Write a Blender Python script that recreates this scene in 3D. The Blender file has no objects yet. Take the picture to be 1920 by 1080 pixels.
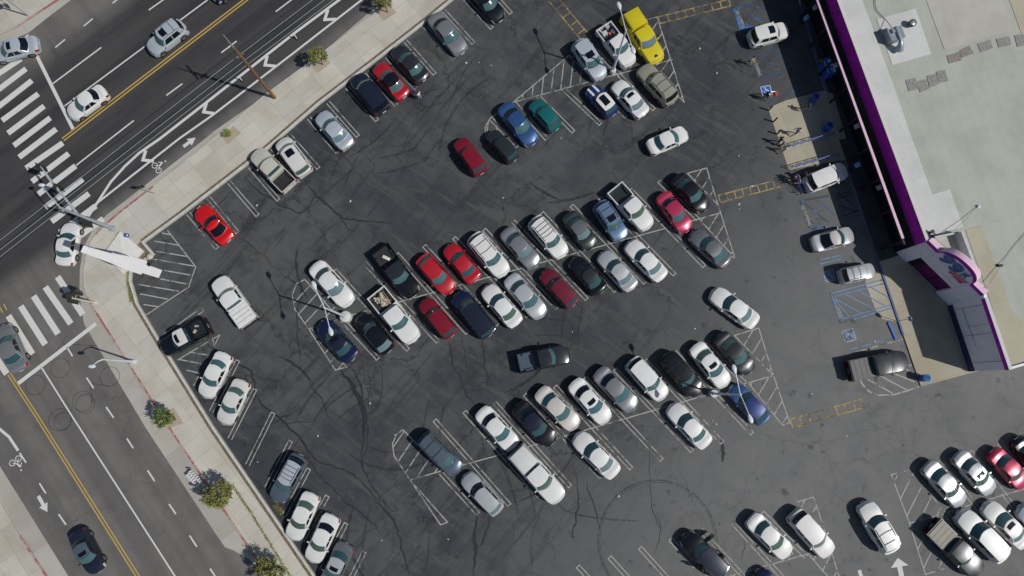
import bpy, bmesh, math, random
from mathutils import Vector, Matrix
random.seed(7)
# ---------------------------------------------------------------- camera, sky, sun, exposure
TH = math.radians(8.1); F = 1300.0; H = 64.35
SUN_EL = math.radians(49.5); SHX, SHY = -0.952, 0.306          # direction in which shadows fall
S = bpy.context.scene; COL = S.collection
cd = bpy.data.cameras.new('camera'); cam = bpy.data.objects.new('camera', cd); COL.objects.link(cam)
cam.location = (0, 0, H); cam.rotation_euler = (TH, 0, 0)
cd.sensor_width = 36; cd.lens = 36 * F / 1920; cd.clip_end = 2000
S.camera = cam
wd = bpy.data.worlds.new('World'); S.world = wd; wd.use_nodes = True
wn = wd.node_tree.nodes; bg = wn['Background']; sky = wn.new('ShaderNodeTexSky')
sky.sky_type = 'NISHITA'; sky.sun_disc = False; sky.sun_elevation = SUN_EL
sunv = Vector((-SHX * math.cos(SUN_EL), -SHY * math.cos(SUN_EL), math.sin(SUN_EL)))
sky.sun_rotation = math.atan2(sunv.x, sunv.y)
wd.node_tree.links.new(sky.outputs[0], bg.inputs[0]); bg.inputs[1].default_value = 0.05
sl = bpy.data.lights.new('sun', 'SUN'); sl.energy = 3.1; sl.angle = math.radians(0.5); sl.color = (1, 0.97, 0.92)
so = bpy.data.objects.new('sun', sl); COL.objects.link(so); so.location = (40, -10, 80)
so.rotation_euler = sunv.to_track_quat('Z', 'Y').to_euler()
S.view_settings.view_transform = 'Standard'; S.view_settings.look = 'None'
S.view_settings.exposure = 0.0; S.view_settings.gamma = 1

# ---------------------------------------------------------------- helpers
def W(px, py, z=0.0):
    """photo pixel -> point of the place at height z"""
    u = (px - 960) / F; v = (540 - py) / F
    y = v * math.cos(TH) + math.sin(TH); zz = v * math.sin(TH) - math.cos(TH)
    t = (H - z) / -zz
    return Vector((u * t, y * t, z))
def tag(o, label=None, cat=None, group=None, kind=None):
    if label: o['label'] = label
    if cat: o['category'] = cat
    if group: o['group'] = group
    if kind: o['kind'] = kind
    return o
def empty(name, loc, rz=0.0):
    o = bpy.data.objects.new(name, None); COL.objects.link(o); o.location = loc; o.rotation_euler = (0, 0, rz)
    o.empty_display_size = 0.3
    return o
def mesh_obj(name, me, parent=None, loc=None):
    o = bpy.data.objects.new(name, me); COL.objects.link(o)
    if parent: o.parent = parent
    if loc is not None: o.location = loc
    return o
class MB:
    def __init__(s): s.v = []; s.f = []; s.m = []
    def add(s, vs, fs, mi=0):
        b = len(s.v); s.v += [tuple(v) for v in vs]; s.f += [tuple(i + b for i in f) for f in fs]; s.m += [mi] * len(fs); return s
    def box(s, c, d, rz=0, mi=0, taper=1.0, R=None):
        x, y, z = [k / 2 for k in d]; vs = []
        for sz in (-1, 1):
            t = taper if sz > 0 else 1
            for sx, sy in ((-1, -1), (1, -1), (1, 1), (-1, 1)): vs.append(Vector((sx * x * t, sy * y * t, sz * z)))
        M = R if R else Matrix.Rotation(rz, 3, 'Z')
        vs = [M @ v + Vector(c) for v in vs]
        return s.add(vs, [(3, 2, 1, 0), (4, 5, 6, 7), (0, 1, 5, 4), (1, 2, 6, 5), (2, 3, 7, 6), (3, 0, 4, 7)], mi)
    def tube(s, pts, r, n=8, mi=0, cap=True):
        pts = [Vector(p) for p in pts]; rs = r if isinstance(r, (list, tuple)) else [r] * len(pts); vs = []; fs = []
        for i, p in enumerate(pts):
            d = (pts[min(i + 1, len(pts) - 1)] - pts[max(i - 1, 0)]).normalized()
            a = d.cross(Vector((0, 0, 1)) if abs(d.z) < .9 else Vector((1, 0, 0))).normalized(); b = d.cross(a)
            for k in range(n):
                t = 2 * math.pi * k / n; vs.append(p + (a * math.cos(t) + b * math.sin(t)) * rs[i])
        for i in range(len(pts) - 1):
            for k in range(n): fs.append((i * n + k, i * n + (k + 1) % n, (i + 1) * n + (k + 1) % n, (i + 1) * n + k))
        if cap: fs.append(tuple(range(n))[::-1]); fs.append(tuple((len(pts) - 1) * n + k for k in range(n)))
        return s.add(vs, fs, mi)
    def ball(s, c, r, n=10, m=6, mi=0):
        rr = r if isinstance(r, (list, tuple)) else (r, r, r); vs = [(c[0], c[1], c[2] - rr[2])]; fs = []
        for j in range(1, m):
            p = -math.pi / 2 + math.pi * j / m
            for k in range(n):
                t = 2 * math.pi * k / n
                vs.append((c[0] + rr[0] * math.cos(p) * math.cos(t), c[1] + rr[1] * math.cos(p) * math.sin(t), c[2] + rr[2] * math.sin(p)))
        vs.append((c[0], c[1], c[2] + rr[2])); L = len(vs) - 1
        for k in range(n):
            fs.append((0, 1 + (k + 1) % n, 1 + k)); fs.append((L, 1 + (m - 2) * n + k, 1 + (m - 2) * n + (k + 1) % n))
        for j in range(m - 2):
            for k in range(n): fs.append((1 + j * n + k, 1 + j * n + (k + 1) % n, 1 + (j + 1) * n + (k + 1) % n, 1 + (j + 1) * n + k))
        return s.add(vs, fs, mi)
    def poly(s, pts, mi=0): return s.add(pts, [tuple(range(len(pts)))], mi)
    def prism(s, pts, z0, z1, mi=0):
        """closed outline (x, y) extruded from z0 to z1"""
        n = len(pts); a = sum(pts[i][0] * pts[(i + 1) % n][1] - pts[(i + 1) % n][0] * pts[i][1] for i in range(n))
        if a < 0: pts = pts[::-1]
        vs = [(p[0], p[1], z0) for p in pts] + [(p[0], p[1], z1) for p in pts]
        fs = [tuple(range(n, 2 * n)), tuple(range(n))[::-1]] + [(i, (i + 1) % n, n + (i + 1) % n, n + i) for i in range(n)]
        return s.add(vs, fs, mi)
    def line(s, a, b, w, z=0.0, mi=0):
        a = Vector((a[0], a[1], 0)); b = Vector((b[0], b[1], 0)); d = (b - a)
        if d.length < 1e-4: return s
        d.normalize(); n = Vector((-d.y, d.x, 0)) * w / 2; zz = Vector((0, 0, z))
        return s.add([a - n + zz, b - n + zz, b + n + zz, a + n + zz], [(0, 1, 2, 3)], mi)
    def strip(s, pts, w, z0, z1=None, mi=0):
        """polyline ribbon of width w; a wall if z1 is given"""
        P = [Vector((p[0], p[1], 0)) for p in pts]; L = []; R = []
        for i, p in enumerate(P):
            d1 = (P[i] - P[i - 1]).normalized() if i else (P[1] - P[0]).normalized()
            d2 = (P[i + 1] - P[i]).normalized() if i < len(P) - 1 else d1
            d = (d1 + d2).normalized(); k = 1 / max(.5, d.dot(d1)); n = Vector((-d.y, d.x, 0)) * w / 2 * k
            L.append(p + n); R.append(p - n)
        if z1 is None:
            for i in range(len(P) - 1):
                q = [R[i], R[i + 1], L[i + 1], L[i]]; s.add([(a.x, a.y, z0) for a in q], [(0, 1, 2, 3)], mi)
        else: s.prism([(a.x, a.y) for a in R] + [(a.x, a.y) for a in L[::-1]], z0, z1, mi)
        return s
    def mesh(s, name, mats, smooth=None):
        me = bpy.data.meshes.new(name); me.from_pydata(s.v, [], s.f)
        for m in (mats if isinstance(mats, (list, tuple)) else [mats]): me.materials.append(m)
        me.polygons.foreach_set('material_index', s.m)
        if smooth is not None:
            me.shade_smooth(); me.set_sharp_from_angle(angle=math.radians(smooth))
        me.update(); return me
    def build(s, name, mats, parent=None, smooth=None): return mesh_obj(name, s.mesh(name, mats, smooth), parent)

# ---------------------------------------------------------------- materials
def nt(m):
    m.use_nodes = True; n = m.node_tree.nodes; return n, m.node_tree.links, n['Principled BSDF']
MC = {}
def mat(name, col, rough=.6, metal=0, coat=0, spec=.5, noise=0, nscale=3, bump=0, emit=None):
    if name in MC: return MC[name]
    m = bpy.data.materials.new(name); n, l, b = nt(m); MC[name] = m
    b.inputs['Base Color'].default_value = (*col, 1); b.inputs['Roughness'].default_value = rough
    b.inputs['Metallic'].default_value = metal; b.inputs['Coat Weight'].default_value = coat; b.inputs['Coat Roughness'].default_value = .08
    b.inputs['Specular IOR Level'].default_value = spec
    if noise:
        tc = n.new('ShaderNodeTexCoord'); t = n.new('ShaderNodeTexNoise'); t.inputs['Scale'].default_value = nscale; t.inputs['Detail'].default_value = 6
        r = n.new('ShaderNodeMapRange'); r.inputs[1].default_value = .3; r.inputs[2].default_value = .7; r.inputs[3].default_value = 1 - noise; r.inputs[4].default_value = 1 + noise
        x = n.new('ShaderNodeMix'); x.data_type = 'RGBA'; x.blend_type = 'MULTIPLY'; x.inputs[0].default_value = 1; x.inputs[6].default_value = (*col, 1)
        l.new(tc.outputs['Object'], t.inputs['Vector']); l.new(t.outputs[0], r.inputs[0]); l.new(r.outputs[0], x.inputs[7]); l.new(x.outputs[2], b.inputs['Base Color'])
    return m
class G:
    """small node-graph builder"""
    def __init__(s, name, rough=.9, spec=.25):
        s.m = bpy.data.materials.new(name); s.n, s.l, s.b = nt(s.m); s.b.inputs['Roughness'].default_value = rough
        s.b.inputs['Specular IOR Level'].default_value = spec
        s.tc = s.n.new('ShaderNodeTexCoord'); s.pos = s.tc.outputs['Object']
    def map(s, rot=0, scale=(1, 1, 1), loc=(0, 0, 0), src=None):
        m0 = s.n.new('ShaderNodeMapping'); m0.inputs['Rotation'].default_value = (0, 0, rot); s.l.new(src or s.pos, m0.inputs[0])
        m1 = s.n.new('ShaderNodeMapping'); m1.inputs['Scale'].default_value = scale; m1.inputs['Location'].default_value = loc; s.l.new(m0.outputs[0], m1.inputs[0])
        return m1.outputs[0]
    def noise(s, v, scale, detail=4, rough=.55, dist=0):
        t = s.n.new('ShaderNodeTexNoise'); s.l.new(v, t.inputs['Vector']); t.inputs['Scale'].default_value = scale
        t.inputs['Detail'].default_value = detail; t.inputs['Roughness'].default_value = rough; t.inputs['Distortion'].default_value = dist
        return t.outputs[0]
    def ramp(s, f, a, b, lo=0.0, hi=1.0, smooth=True):
        r = s.n.new('ShaderNodeMapRange'); r.interpolation_type = 'SMOOTHSTEP' if smooth else 'LINEAR'; s.l.new(f, r.inputs[0])
        for i, x in enumerate((a, b, lo, hi)): r.inputs[i + 1].default_value = x
        return r.outputs[0]
    def math(s, op, a, b=None):
        x = s.n.new('ShaderNodeMath'); x.operation = op
        for i, q in enumerate((a, b)):
            if q is None: continue
            if isinstance(q, (int, float)): x.inputs[i].default_value = q
            else: s.l.new(q, x.inputs[i])
        return x.outputs[0]
    def mix(s, f, a, b, mode='MIX'):
        x = s.n.new('ShaderNodeMix'); x.data_type = 'RGBA'; x.blend_type = mode
        for i, q in ((0, f), (6, a), (7, b)):
            if isinstance(q, (int, float)): x.inputs[i].default_value = q
            elif isinstance(q, tuple): x.inputs[i].default_value = (*q, 1)
            else: s.l.new(q, x.inputs[i])
        return x.outputs[2]
    def sep(s, v):
        x = s.n.new('ShaderNodeSeparateXYZ'); s.l.new(v, x.inputs[0]); return x.outputs
    def out(s, col, bump=None, alpha=None):
        s.l.new(col, s.b.inputs['Base Color'])
        if bump is not None:
            b = s.n.new('ShaderNodeBump'); b.inputs['Strength'].default_value = .35; b.inputs['Distance'].default_value = .02
            s.l.new(bump, b.inputs['Height']); s.l.new(b.outputs[0], s.b.inputs['Normal'])
        if alpha is not None: s.l.new(alpha, s.b.inputs['Alpha'])
        return s.m
def cracks(g, v, scale, lo, hi, dist=1.2):
    vv = g.n.new('ShaderNodeTexVoronoi'); vv.feature = 'DISTANCE_TO_EDGE'; vv.inputs['Scale'].default_value = scale
    nn = g.n.new('ShaderNodeTexNoise'); nn.inputs['Scale'].default_value = .9; nn.inputs['Detail'].default_value = 7; nn.inputs['Roughness'].default_value = .65
    g.l.new(v, nn.inputs['Vector'])
    a = g.n.new('ShaderNodeVectorMath'); a.operation = 'SCALE'; a.inputs[3].default_value = dist; g.l.new(nn.outputs[1], a.inputs[0])
    b = g.n.new('ShaderNodeVectorMath'); g.l.new(v, b.inputs[0]); g.l.new(a.outputs[0], b.inputs[1]); g.l.new(b.outputs[0], vv.inputs['Vector'])
    return g.ramp(vv.outputs[0], lo, hi, 1, 0)
dA = (W(461, 0) - W(118, 262)).normalized(); ANG_A = math.atan2(dA.y, dA.x)
dB = (W(258, 1080) - W(69, 780)).normalized(); ANG_B = math.atan2(dB.y, dB.x)
dR = Vector((math.cos(math.radians(-47)), math.sin(math.radians(-47)), 0))
def lot_material():
    g = G('lot_asphalt', .85, .3); p = g.pos
    big = g.noise(p, .055, 5, .6, .6); mid = g.noise(p, .35, 6, .65, .8); fine = g.noise(p, 14, 3, .7)
    sweep = g.noise(g.map(math.radians(35), (.22, 1.4, 1)), .55, 6, .62, 1.2)
    c = g.mix(g.ramp(big, .40, .58), (.037, .043, .053), (.080, .086, .090))
    c = g.mix(g.ramp(mid, .42, .66, 0, .7), c, (.028, .032, .041))
    c = g.mix(g.ramp(sweep, .48, .70, 0, .75), c, (.092, .091, .086))
    s2 = g.noise(g.map(math.radians(-50), (.16, 1.8, 1), (7, 3, 0)), .5, 5, .6, 1.0)
    c = g.mix(g.ramp(s2, .52, .70, 0, .7), c, (.022, .023, .027))
    # lighter, newer surface towards the lower right
    xy = g.sep(p); k = g.ramp(g.math('SUBTRACT', xy[0], g.math('MULTIPLY', xy[1], .55)), 2, 30, 0, .97)
    c = g.mix(k, c, g.mix(g.ramp(mid, .3, .7), (.150, .153, .152), (.192, .191, .187)))
    inv = g.ramp(k, 0, .5, 1, .25)
    m1 = g.math('MULTIPLY', cracks(g, p, .16, .0, .02, 2.6), g.math('MULTIPLY', g.ramp(g.noise(p, .09, 2), .38, .55), inv))
    m2 = g.math('MULTIPLY', cracks(g, g.map(.4, (1, 1, 1), (9, 4, 0)), .42, .0, .014, 1.3), g.math('MULTIPLY', g.ramp(g.noise(g.map(0, (1, 1, 1), (31, 7, 0)), .12, 2), .5, .62), inv))
    c = g.mix(g.math('MULTIPLY', m1, .75), c, (.011, .011, .014)); c = g.mix(g.math('MULTIPLY', m2, .4), c, (.012, .012, .015))
    oil = g.ramp(g.noise(p, .8, 4, .55), .62, .72, 0, .55); c = g.mix(oil, c, (.020, .021, .025))
    pat = g.ramp(g.noise(g.map(.3, (1, 1, 1), (3, 3, 3)), .28, 5, .7, .4), .56, .66, 0, .35); c = g.mix(pat, c, (.11, .11, .105))
    c = g.mix(g.ramp(fine, .3, .7, .0, .28), c, (.09, .09, .088)); 
    return g.out(c, fine)
def street_material():
    g = G('street_asphalt', .88, .3); p = g.pos
    a = g.map(-ANG_A, (1, 1, 1)); sa = g.sep(a)
    off = (Matrix.Rotation(-ANG_A, 3, 'Z') @ W(118, 262)).y
    ac = g.math('SUBTRACT', sa[1], off)                                   # metres across the upper street from its yellow line
    wob = g.math('MULTIPLY', g.math('SUBTRACT', g.noise(p, .12, 3), .5), 1.2)
    acw = g.math('ADD', ac, wob)
    dark = g.math('MULTIPLY', g.ramp(acw, -9.2, -7.0), g.ramp(acw, 6.0, 9.5, 1, 0))
    tread = g.noise(g.map(-ANG_A, (.04, .62, 1)), 1.0, 4, .5)
    treadb = g.noise(g.map(-ANG_B, (.03, .55, 1), (3, 5, 0)), 1.0, 4, .5)
    fine = g.noise(p, 16, 3, .7); mid = g.noise(p, .5, 6, .6)
    ca = g.mix(g.ramp(tread, .35, .68), (.023, .023, .028), (.054, .051, .052))
    cb = g.mix(g.ramp(treadb, .32, .66), (.118, .113, .109), (.175, .167, .156))
    c = g.mix(dark, cb, ca); c = g.mix(g.ramp(mid, .4, .7, 0, .28), c, (.06, .054, .05))
    m1 = g.math('MULTIPLY', cracks(g, p, .13, 0, .008, 2.2), g.ramp(g.noise(p, .1, 2), .5, .62, 0, .5)); c = g.mix(m1, c, (.015, .015, .017))
    c = g.mix(g.ramp(fine, .3, .72, 0, .22), c, (.14, .135, .13))
    return g.out(c, fine)
def walk_material(name, ang, col, sx=2.4, sy=1.7, stain=.35):
    g = G(name, .9, .2); p = g.pos
    br = g.n.new('ShaderNodeTexBrick'); g.l.new(g.map(-ang), br.inputs[0]); br.offset = 0
    br.inputs['Scale'].default_value = 1; br.inputs['Brick Width'].default_value = sx; br.inputs['Row Height'].default_value = sy
    br.inputs['Mortar Size'].default_value = .02; br.inputs['Mortar Smooth'].default_value = .3
    br.inputs[1].default_value = (.86, .86, .87, 1); br.inputs[2].default_value = (1, .995, .98, 1); br.inputs[3].default_value = (.68, .66, .62, 1)
    c = g.mix(g.ramp(g.noise(p, .22, 6, .65, .6), .35, .72), col, tuple(k * q for k, q in zip(col, (.84, .80, .73))))
    c = g.mix(g.ramp(g.noise(p, .8, 7, .7), .55, .8, 0, stain), c, tuple(k * .55 for k in col))
    c = g.mix(1.0, c, br.outputs[0], 'MULTIPLY'); fine = g.noise(p, 18, 3, .7); c = g.mix(g.ramp(fine, .3, .7, 0, .12), c, tuple(k * .6 for k in col))
    return g.out(c, fine)
def paint_material(name, col, under=(.045, .045, .046), wear=.5, sc=2.2):
    g = G(name, .75, .3); p = g.pos
    a = g.noise(p, sc, 7, .7); b = g.noise(p, .3, 2)
    ce = 1.02 - wear * .5
    k = g.ramp(g.math('ADD', a, g.math('MULTIPLY', b, .5)), ce - .09, ce + .07, 1, .12)
    c = g.mix(k, under, col); return g.out(c)
M_LOT = lot_material(); M_ST = street_material()
WALKC = (.585, .565, .505)
M_WA = walk_material('sidewalk_concrete', ANG_A, WALKC); M_GUT = walk_material('gutter_concrete', ANG_B, (.47, .455, .42), 4.5, 9, .5)
M_KERB = mat('kerb_concrete', (.47, .46, .42), .9, noise=.14, nscale=2.5); M_DIRT = mat('dirt', (.17, .13, .095), .95, noise=.35, nscale=5)
M_PIT = mat('tree_pit_soil', (.40, .33, .25), .95, noise=.15, nscale=8)
M_RED = paint_material('red_kerb_paint', (.36, .11, .12), (.45, .38, .34), .5)
M_WHT = paint_material('white_road_paint', (.62, .62, .60), (.12, .12, .12), -.1)
M_WHTW = paint_material('worn_white_paint', (.44, .44, .42), (.06, .06, .06), .35, 1.6)
M_LOTL = paint_material('parking_line_paint', (.37, .365, .34), (.06, .06, .06), .40, 1.7)
M_YEL = paint_material('yellow_road_paint', (.50, .34, .09), (.1, .09, .07), .1)
M_YELW = paint_material('worn_yellow_paint', (.38, .28, .11), (.07, .07, .06), .55, 1.7)
M_BLUE = paint_material('blue_ground_paint', (.055, .17, .42), (.045, .048, .055), .65, 1.4)
M_BLU2 = paint_material('faded_blue_ground_paint', (.15, .24, .40), (.06, .065, .075), .35, 1.6)
M_BLUC = mat('blue_kerb_paint', (.06, .11, .27), .7, noise=.2)
M_LETW = paint_material('worn_lettering_paint', (.36, .35, .28), (.07, .08, .09), .5, 5.0)
M_TAR = mat('tar_seal', (.016, .016, .020), .7)

# ---------------------------------------------------------------- the ground
def WL(lst, z=0): return [W(a, b, z) for a, b in lst]
m = MB(); m.poly([(-400, -400, -.03), (400, -400, -.03), (400, 400, -.03), (-400, 400, -.03)])
tag(m.build('ground', mat('far_ground', (.13, .12, .105), .95, noise=.2, nscale=.2)), kind='structure')
m = MB(); m.poly([(-130, -110, 0), (60, -110, 0), (60, 130, 0), (-130, 130, 0)])
tag(m.build('road', M_ST), kind='structure')
CURB = [(1060, -258), (860, -100), (735, 0), (694, 33), (580, 119), (497, 180), (400, 262), (289, 350), (222, 402), (190, 430), (172, 454), (163, 480), (159, 510), (161, 545), (175, 575), (297, 767), (392, 911), (495, 1067), (560, 1165), (690, 1360)]
WALL = [(1130, -232), (900, -44), (846, 2), (800, 40), (700, 118), (600, 194), (501, 280), (340, 404), (270, 455), (289, 477), (266, 493), (247, 509), (246, 527), (259, 570), (300, 639), (319, 669), (400, 800), (591, 1080), (650, 1166), (780, 1360)]
GUT = [(1045, -276), (847, -98), (720, 3), (694, 22), (564, 133), (400, 247), (386, 259), (292, 332), (199, 404), (172, 434), (156, 466), (150, 504), (149, 535), (152, 575), (158, 608), (272, 800), (400, 994), (422, 1026), (436, 1031), (470, 1050), (545, 1165), (675, 1360)]
lot_outline = [(p.x, p.y) for p in WL(WALL)] + [(p.x, p.y) for p in (W(2500, 1360), W(2500, -232))]
m = MB(); m.poly([(x, y, .006) for x, y in lot_outline]); tag(m.build('parking_lot', M_LOT), kind='structure')
m = MB(); m.poly([(p.x, p.y, .007) for p in WL(GUT) + WL(CURB)[::-1]]); tag(m.build('gutter', M_GUT), kind='structure')
m = MB(); m.prism([(p.x, p.y) for p in WL(CURB) + WL(WALL)[::-1]], 0.0, .13); tag(m.build('sidewalk', M_WA), kind='structure')
m = MB(); m.strip(WL(CURB), .15, .131, .134, 0); tag(m.build('kerb', M_KERB), kind='structure')
m = MB()
for a in ([(289, 350), (222, 402), (190, 430), (182, 440)], [(166, 558), (175, 575), (297, 767)], [(318, 800), (392, 911), (495, 1067), (560, 1165)]): m.strip(WL(a), .17, .139)
for a, b in (((270, 366), (225, 400)),): pass
tag(m.build('kerb_paint', M_RED), kind='structure')
m = MB(); off = []
P = WL(WALL)
for i in (range(1, len(P) - 1)): 
    d = (P[i + 1] - P[i - 1]).normalized(); n = Vector((d.y, -d.x, 0)); off.append(P[i] + n * .28)
m.strip([p for p in off if True][:8], .26, .1345); m.strip(off[11:], .26, .1345)
q = WL([(268, 450), (286, 477), (262, 492), (250, 500), (262, 478), (253, 466)]); m.poly([(p.x, p.y, .136) for p in q])
tag(m.build('planting_strip', M_DIRT), kind='structure')
w = MB(); w.strip(WL(WALL), .2, .0, .30)
tag(w.build('low_wall', mat('wall_concrete', (.55, .54, .49), .85, noise=.12, nscale=2)), 'low pale concrete kerb wall running round the edge of the parking lot', 'wall')
# far corners
m = MB(); m.prism([(p.x, p.y) for p in WL([(111, 0), (27, 55), (0, 66), (-60, 84), (-160, 100), (-300, -60), (180, -60)])], 0, .13)
m.prism([(p.x, p.y) for p in WL([(0, 938), (39, 1005), (89, 1080), (160, 1190), (-300, 1190), (-300, 600), (-120, 770)])], 0, .13)
tag(m.build('sidewalk_far', walk_material('far_sidewalk_concrete', ANG_B, (.55, .53, .475))), kind='structure')
m = MB(); m.poly([(p.x, p.y, .007) for p in WL([(190, -46), (133, 0), (97, 27), (53, 62), (22, 74), (0, 82), (-60, 100), (-160, 118), (-170, 60), (27, 50), (111, -5), (180, -60)])])
m.poly([(p.x, p.y, .007) for p in WL([(-90, 730), (0, 874), (128, 1080), (195, 1190), (150, 1190), (0, 950), (-130, 750)])])
tag(m.build('gutter_far', M_GUT), kind='structure')
m = MB(); m.strip(WL([(190, -54), (111, 0), (70, 27), (27, 55)]), .2, .14); m.strip(WL([(39, 1005), (89, 1080), (160, 1190)]), .2, .14)
tag(m.build('kerb_paint_far', M_RED), kind='structure')
# front walk of the store
FW = [(1446, -160), (1497, 0), (1593, 334), (1646, 491), (1693.6, 631), (1725.5, 724.4), (1818.6, 699.4), (1900, 678), (1900, 400), (1700, -160)]
m = MB(); m.prism([(p.x, p.y) for p in WL(FW)], 0, .13); tag(m.build('store_walk', walk_material('store_concrete', math.radians(16), (.46, .43, .34), 4.5, 3.4, .3)), kind='structure')
m = MB(); m.poly([(p.x, p.y, .136) for p in WL([(1449, -160), (1499, 0), (1552, 176), (1640, 165), (1600, -160)])]); m.poly([(p.x, p.y, .136) for p in WL([(1560, 175), (1640, 165), (1650, 258), (1586, 262)])]); m.poly([(p.x, p.y, .136) for p in WL([(1572, 262), (1584, 300), (1595, 334), (1647, 491), (1658, 488), (1700, 474), (1690, 420), (1640, 255)])])  # the store's shade on the walk, laid down as near-black sheets
tag(m.build('painted_shade', walk_material('painted_shade_slabs', math.radians(16), (.075, .08, .085), 3, 3, .3)), kind='structure')
m = MB(); m.poly([(p.x, p.y, .03) for p in WL([(1440, 204), (1453, 197), (1475, 188), (1503, 181), (1552, 168), (1584, 300), (1543, 306), (1479, 319)])])
m.poly([(p.x, p.y, .03) for p in WL([(1621, 526), (1628, 519), (1642, 513), (1655, 512), (1688, 606), (1680, 603), (1653, 598), (1643, 585), (1634, 563)])])
tag(m.build('ramp', walk_material('ramp_concrete', math.radians(16), (.47, .44, .35), 1.8, 1.8, .2)), kind='structure')
m = MB(); m.strip(WL([(1646, 491), (1693, 629)]), .17, .136); m.strip(WL([(1500, 10), (1548, 172)]), .17, .136); m.strip(WL([(1588, 316), (1646, 491)]), .1, .136)
tag(m.build('blue_kerb_paint', M_BLUC), kind='structure')

# ---------------------------------------------------------------- markings
def L(mb, a, b, w=.11, z=.012): mb.line(W(*a), W(*b), w, z)
def PL(mb, pts, w=.11, z=.012, closed=False):
    p = WL(pts); p = p + [p[0]] if closed else p
    for i in range(len(p) - 1):
        d = (p[i + 1] - p[i]).normalized() * w / 2; mb.line(p[i] - d * (.9 if i else 0), p[i + 1] + d * .9, w, z + .0004 * (i % 3))
def hatch(mb, poly, d, gap, w=.1, z=.011, off=0.0):
    P = WL(poly); D = (W(960 + d[0], 540 + d[1]) - W(960, 540)).normalized(); N = Vector((-D.y, D.x, 0))
    ks = [p.dot(N) for p in P]; k = min(ks) + gap * (.5 + off)
    while k < max(ks):
        xs = []
        for i in range(len(P)):
            a, b = P[i], P[(i + 1) % len(P)]; ka, kb = a.dot(N) - k, b.dot(N) - k
            if ka * kb < 0: xs.append((a + (b - a) * (ka / (ka - kb))).dot(D))
        xs.sort()
        for i in range(0, len(xs) - 1, 2):
            if xs[i + 1] - xs[i] > .25: mb.line(D * (xs[i] + .05) + N * k, D * (xs[i + 1] - .05) + N * k, w, z)
        k += gap
def hairpin(mb, a, b, ends='b', sep=.36, w=.09):
    a = W(*a); b = W(*b); d = (b - a).normalized(); n = Vector((-d.y, d.x, 0)) * sep / 2
    mb.line(a + n, b + n, w, .012); mb.line(a - n, b - n, w, .012)
    for e in ends:
        p = b if e == 'b' else a; mb.line(p - n * 1.25, p + n * 1.25, w, .0125)
def ladder(mb, a, b, wid, n, w=.12):
    a = W(*a); b = W(*b); d = (b - a).normalized(); q = Vector((-d.y, d.x, 0)) * wid / 2
    mb.line(a + q, b + q, w, .012); mb.line(a - q, b - q, w, .012)
    for i in range(n + 1):
        p = a + (b - a) * i / n; mb.line(p - q, p + q, w, .0125)
st = MB()
for a, b in [((40, 110), (-20, 150)), ((49, 129), (-4, 169)), ((60, 151), (-4, 201)), ((72, 176), (4, 226)), ((83, 199), (15, 250)), ((94.5, 221), (26, 273)), ((105.5, 242), (36, 295)), ((118, 268), (49, 315.5)), ((129, 288), (60, 340.5)), ((142, 311), (72, 364)), ((155.5, 336), (85, 389)), ((167, 363), (97, 415.5)), ((180, 386), (112, 436)), ((194, 410), (140, 450)),
             ((108, 519), (155.5, 590)), ((85, 538), (133, 607)), ((63, 555), (109, 626)), ((39, 574), (85, 646)), ((16, 592), (61, 664)), ((-35, 628), (13, 701))]: L(st, a, b, .57)
L(st, (50, 66), (137, 242), .33); L(st, (33, 720), (180, 607), .36)
tag(st.build('crosswalk', M_WHT), kind='structure')
ln = MB()
for a, b in [((121, 199), (389, 0)), ((99, 157), (190, 89)), ((279, 19), (340, -24)), ((104, 89), (122, 74)), ((157, 49), (174, 35)), ((211, 6), (230, -8)), ((312, 179), (342, 157)), ((251, 226), (143, 310)), ((415, 99), (444, 77)), ((517, 22), (550, -3)), ((78, 689), (135, 780)), ((135, 780), (328, 1080)), ((328, 1080), (400, 1192)),
             ((162.5, 708), (175.5, 728)), ((199, 763), (213, 783)), ((126, 651), (136, 668)), ((238, 822), (250, 840.5)), ((277, 882), (290, 902)), ((317, 945), (330, 964)), ((355.5, 1004), (369, 1025)), ((394, 1066), (405, 1083)), ((37, 849), (49, 867.5)), ((74, 906), (86, 925)), ((110, 964), (124, 984))]: L(ln, a, b, .14)
PL(ln, [(700, -48), (636, 0), (555, 60), (400, 182), (300, 260), (261, 287)], .26); PL(ln, [(261, 287), (234, 312), (208, 341), (167, 404)], .24); PL(ln, [(740, -48), (678, 0), (551, 99), (400, 215), (336, 260), (180.5, 382)], .2)
for c in ([(615, 18), (609, 37), (628, 36)], [(501, 105), (497, 122), (515, 124)], [(387.5, 192), (382, 210), (399, 212.5)], [(273.6, 282), (268, 300), (286, 302)]): PL(ln, c, .3, .013)
PL(ln, [(-30, 790), (0, 805), (17, 819), (33, 843)], .25)
def arrow(mb, a, b, hw=.42, sw=.16):
    a = W(*a); b = W(*b); d = (b - a).normalized(); n = Vector((-d.y, d.x, 0)); h = b - d * .75
    mb.line(a, h, sw * 2, .013); mb.add([h + n * hw + Vector((0, 0, .013)), h - n * hw + Vector((0, 0, .013)), b + Vector((0, 0, .013))], [(0, 2, 1)])
arrow(ln, (344, 275), (367, 258)); arrow(ln, (72, 930), (89, 960)); arrow(ln, (1697, 1110), (1683, 1046), .8, .22); L(ln, (1611, 1069), (1630, 1130), .32)
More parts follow.
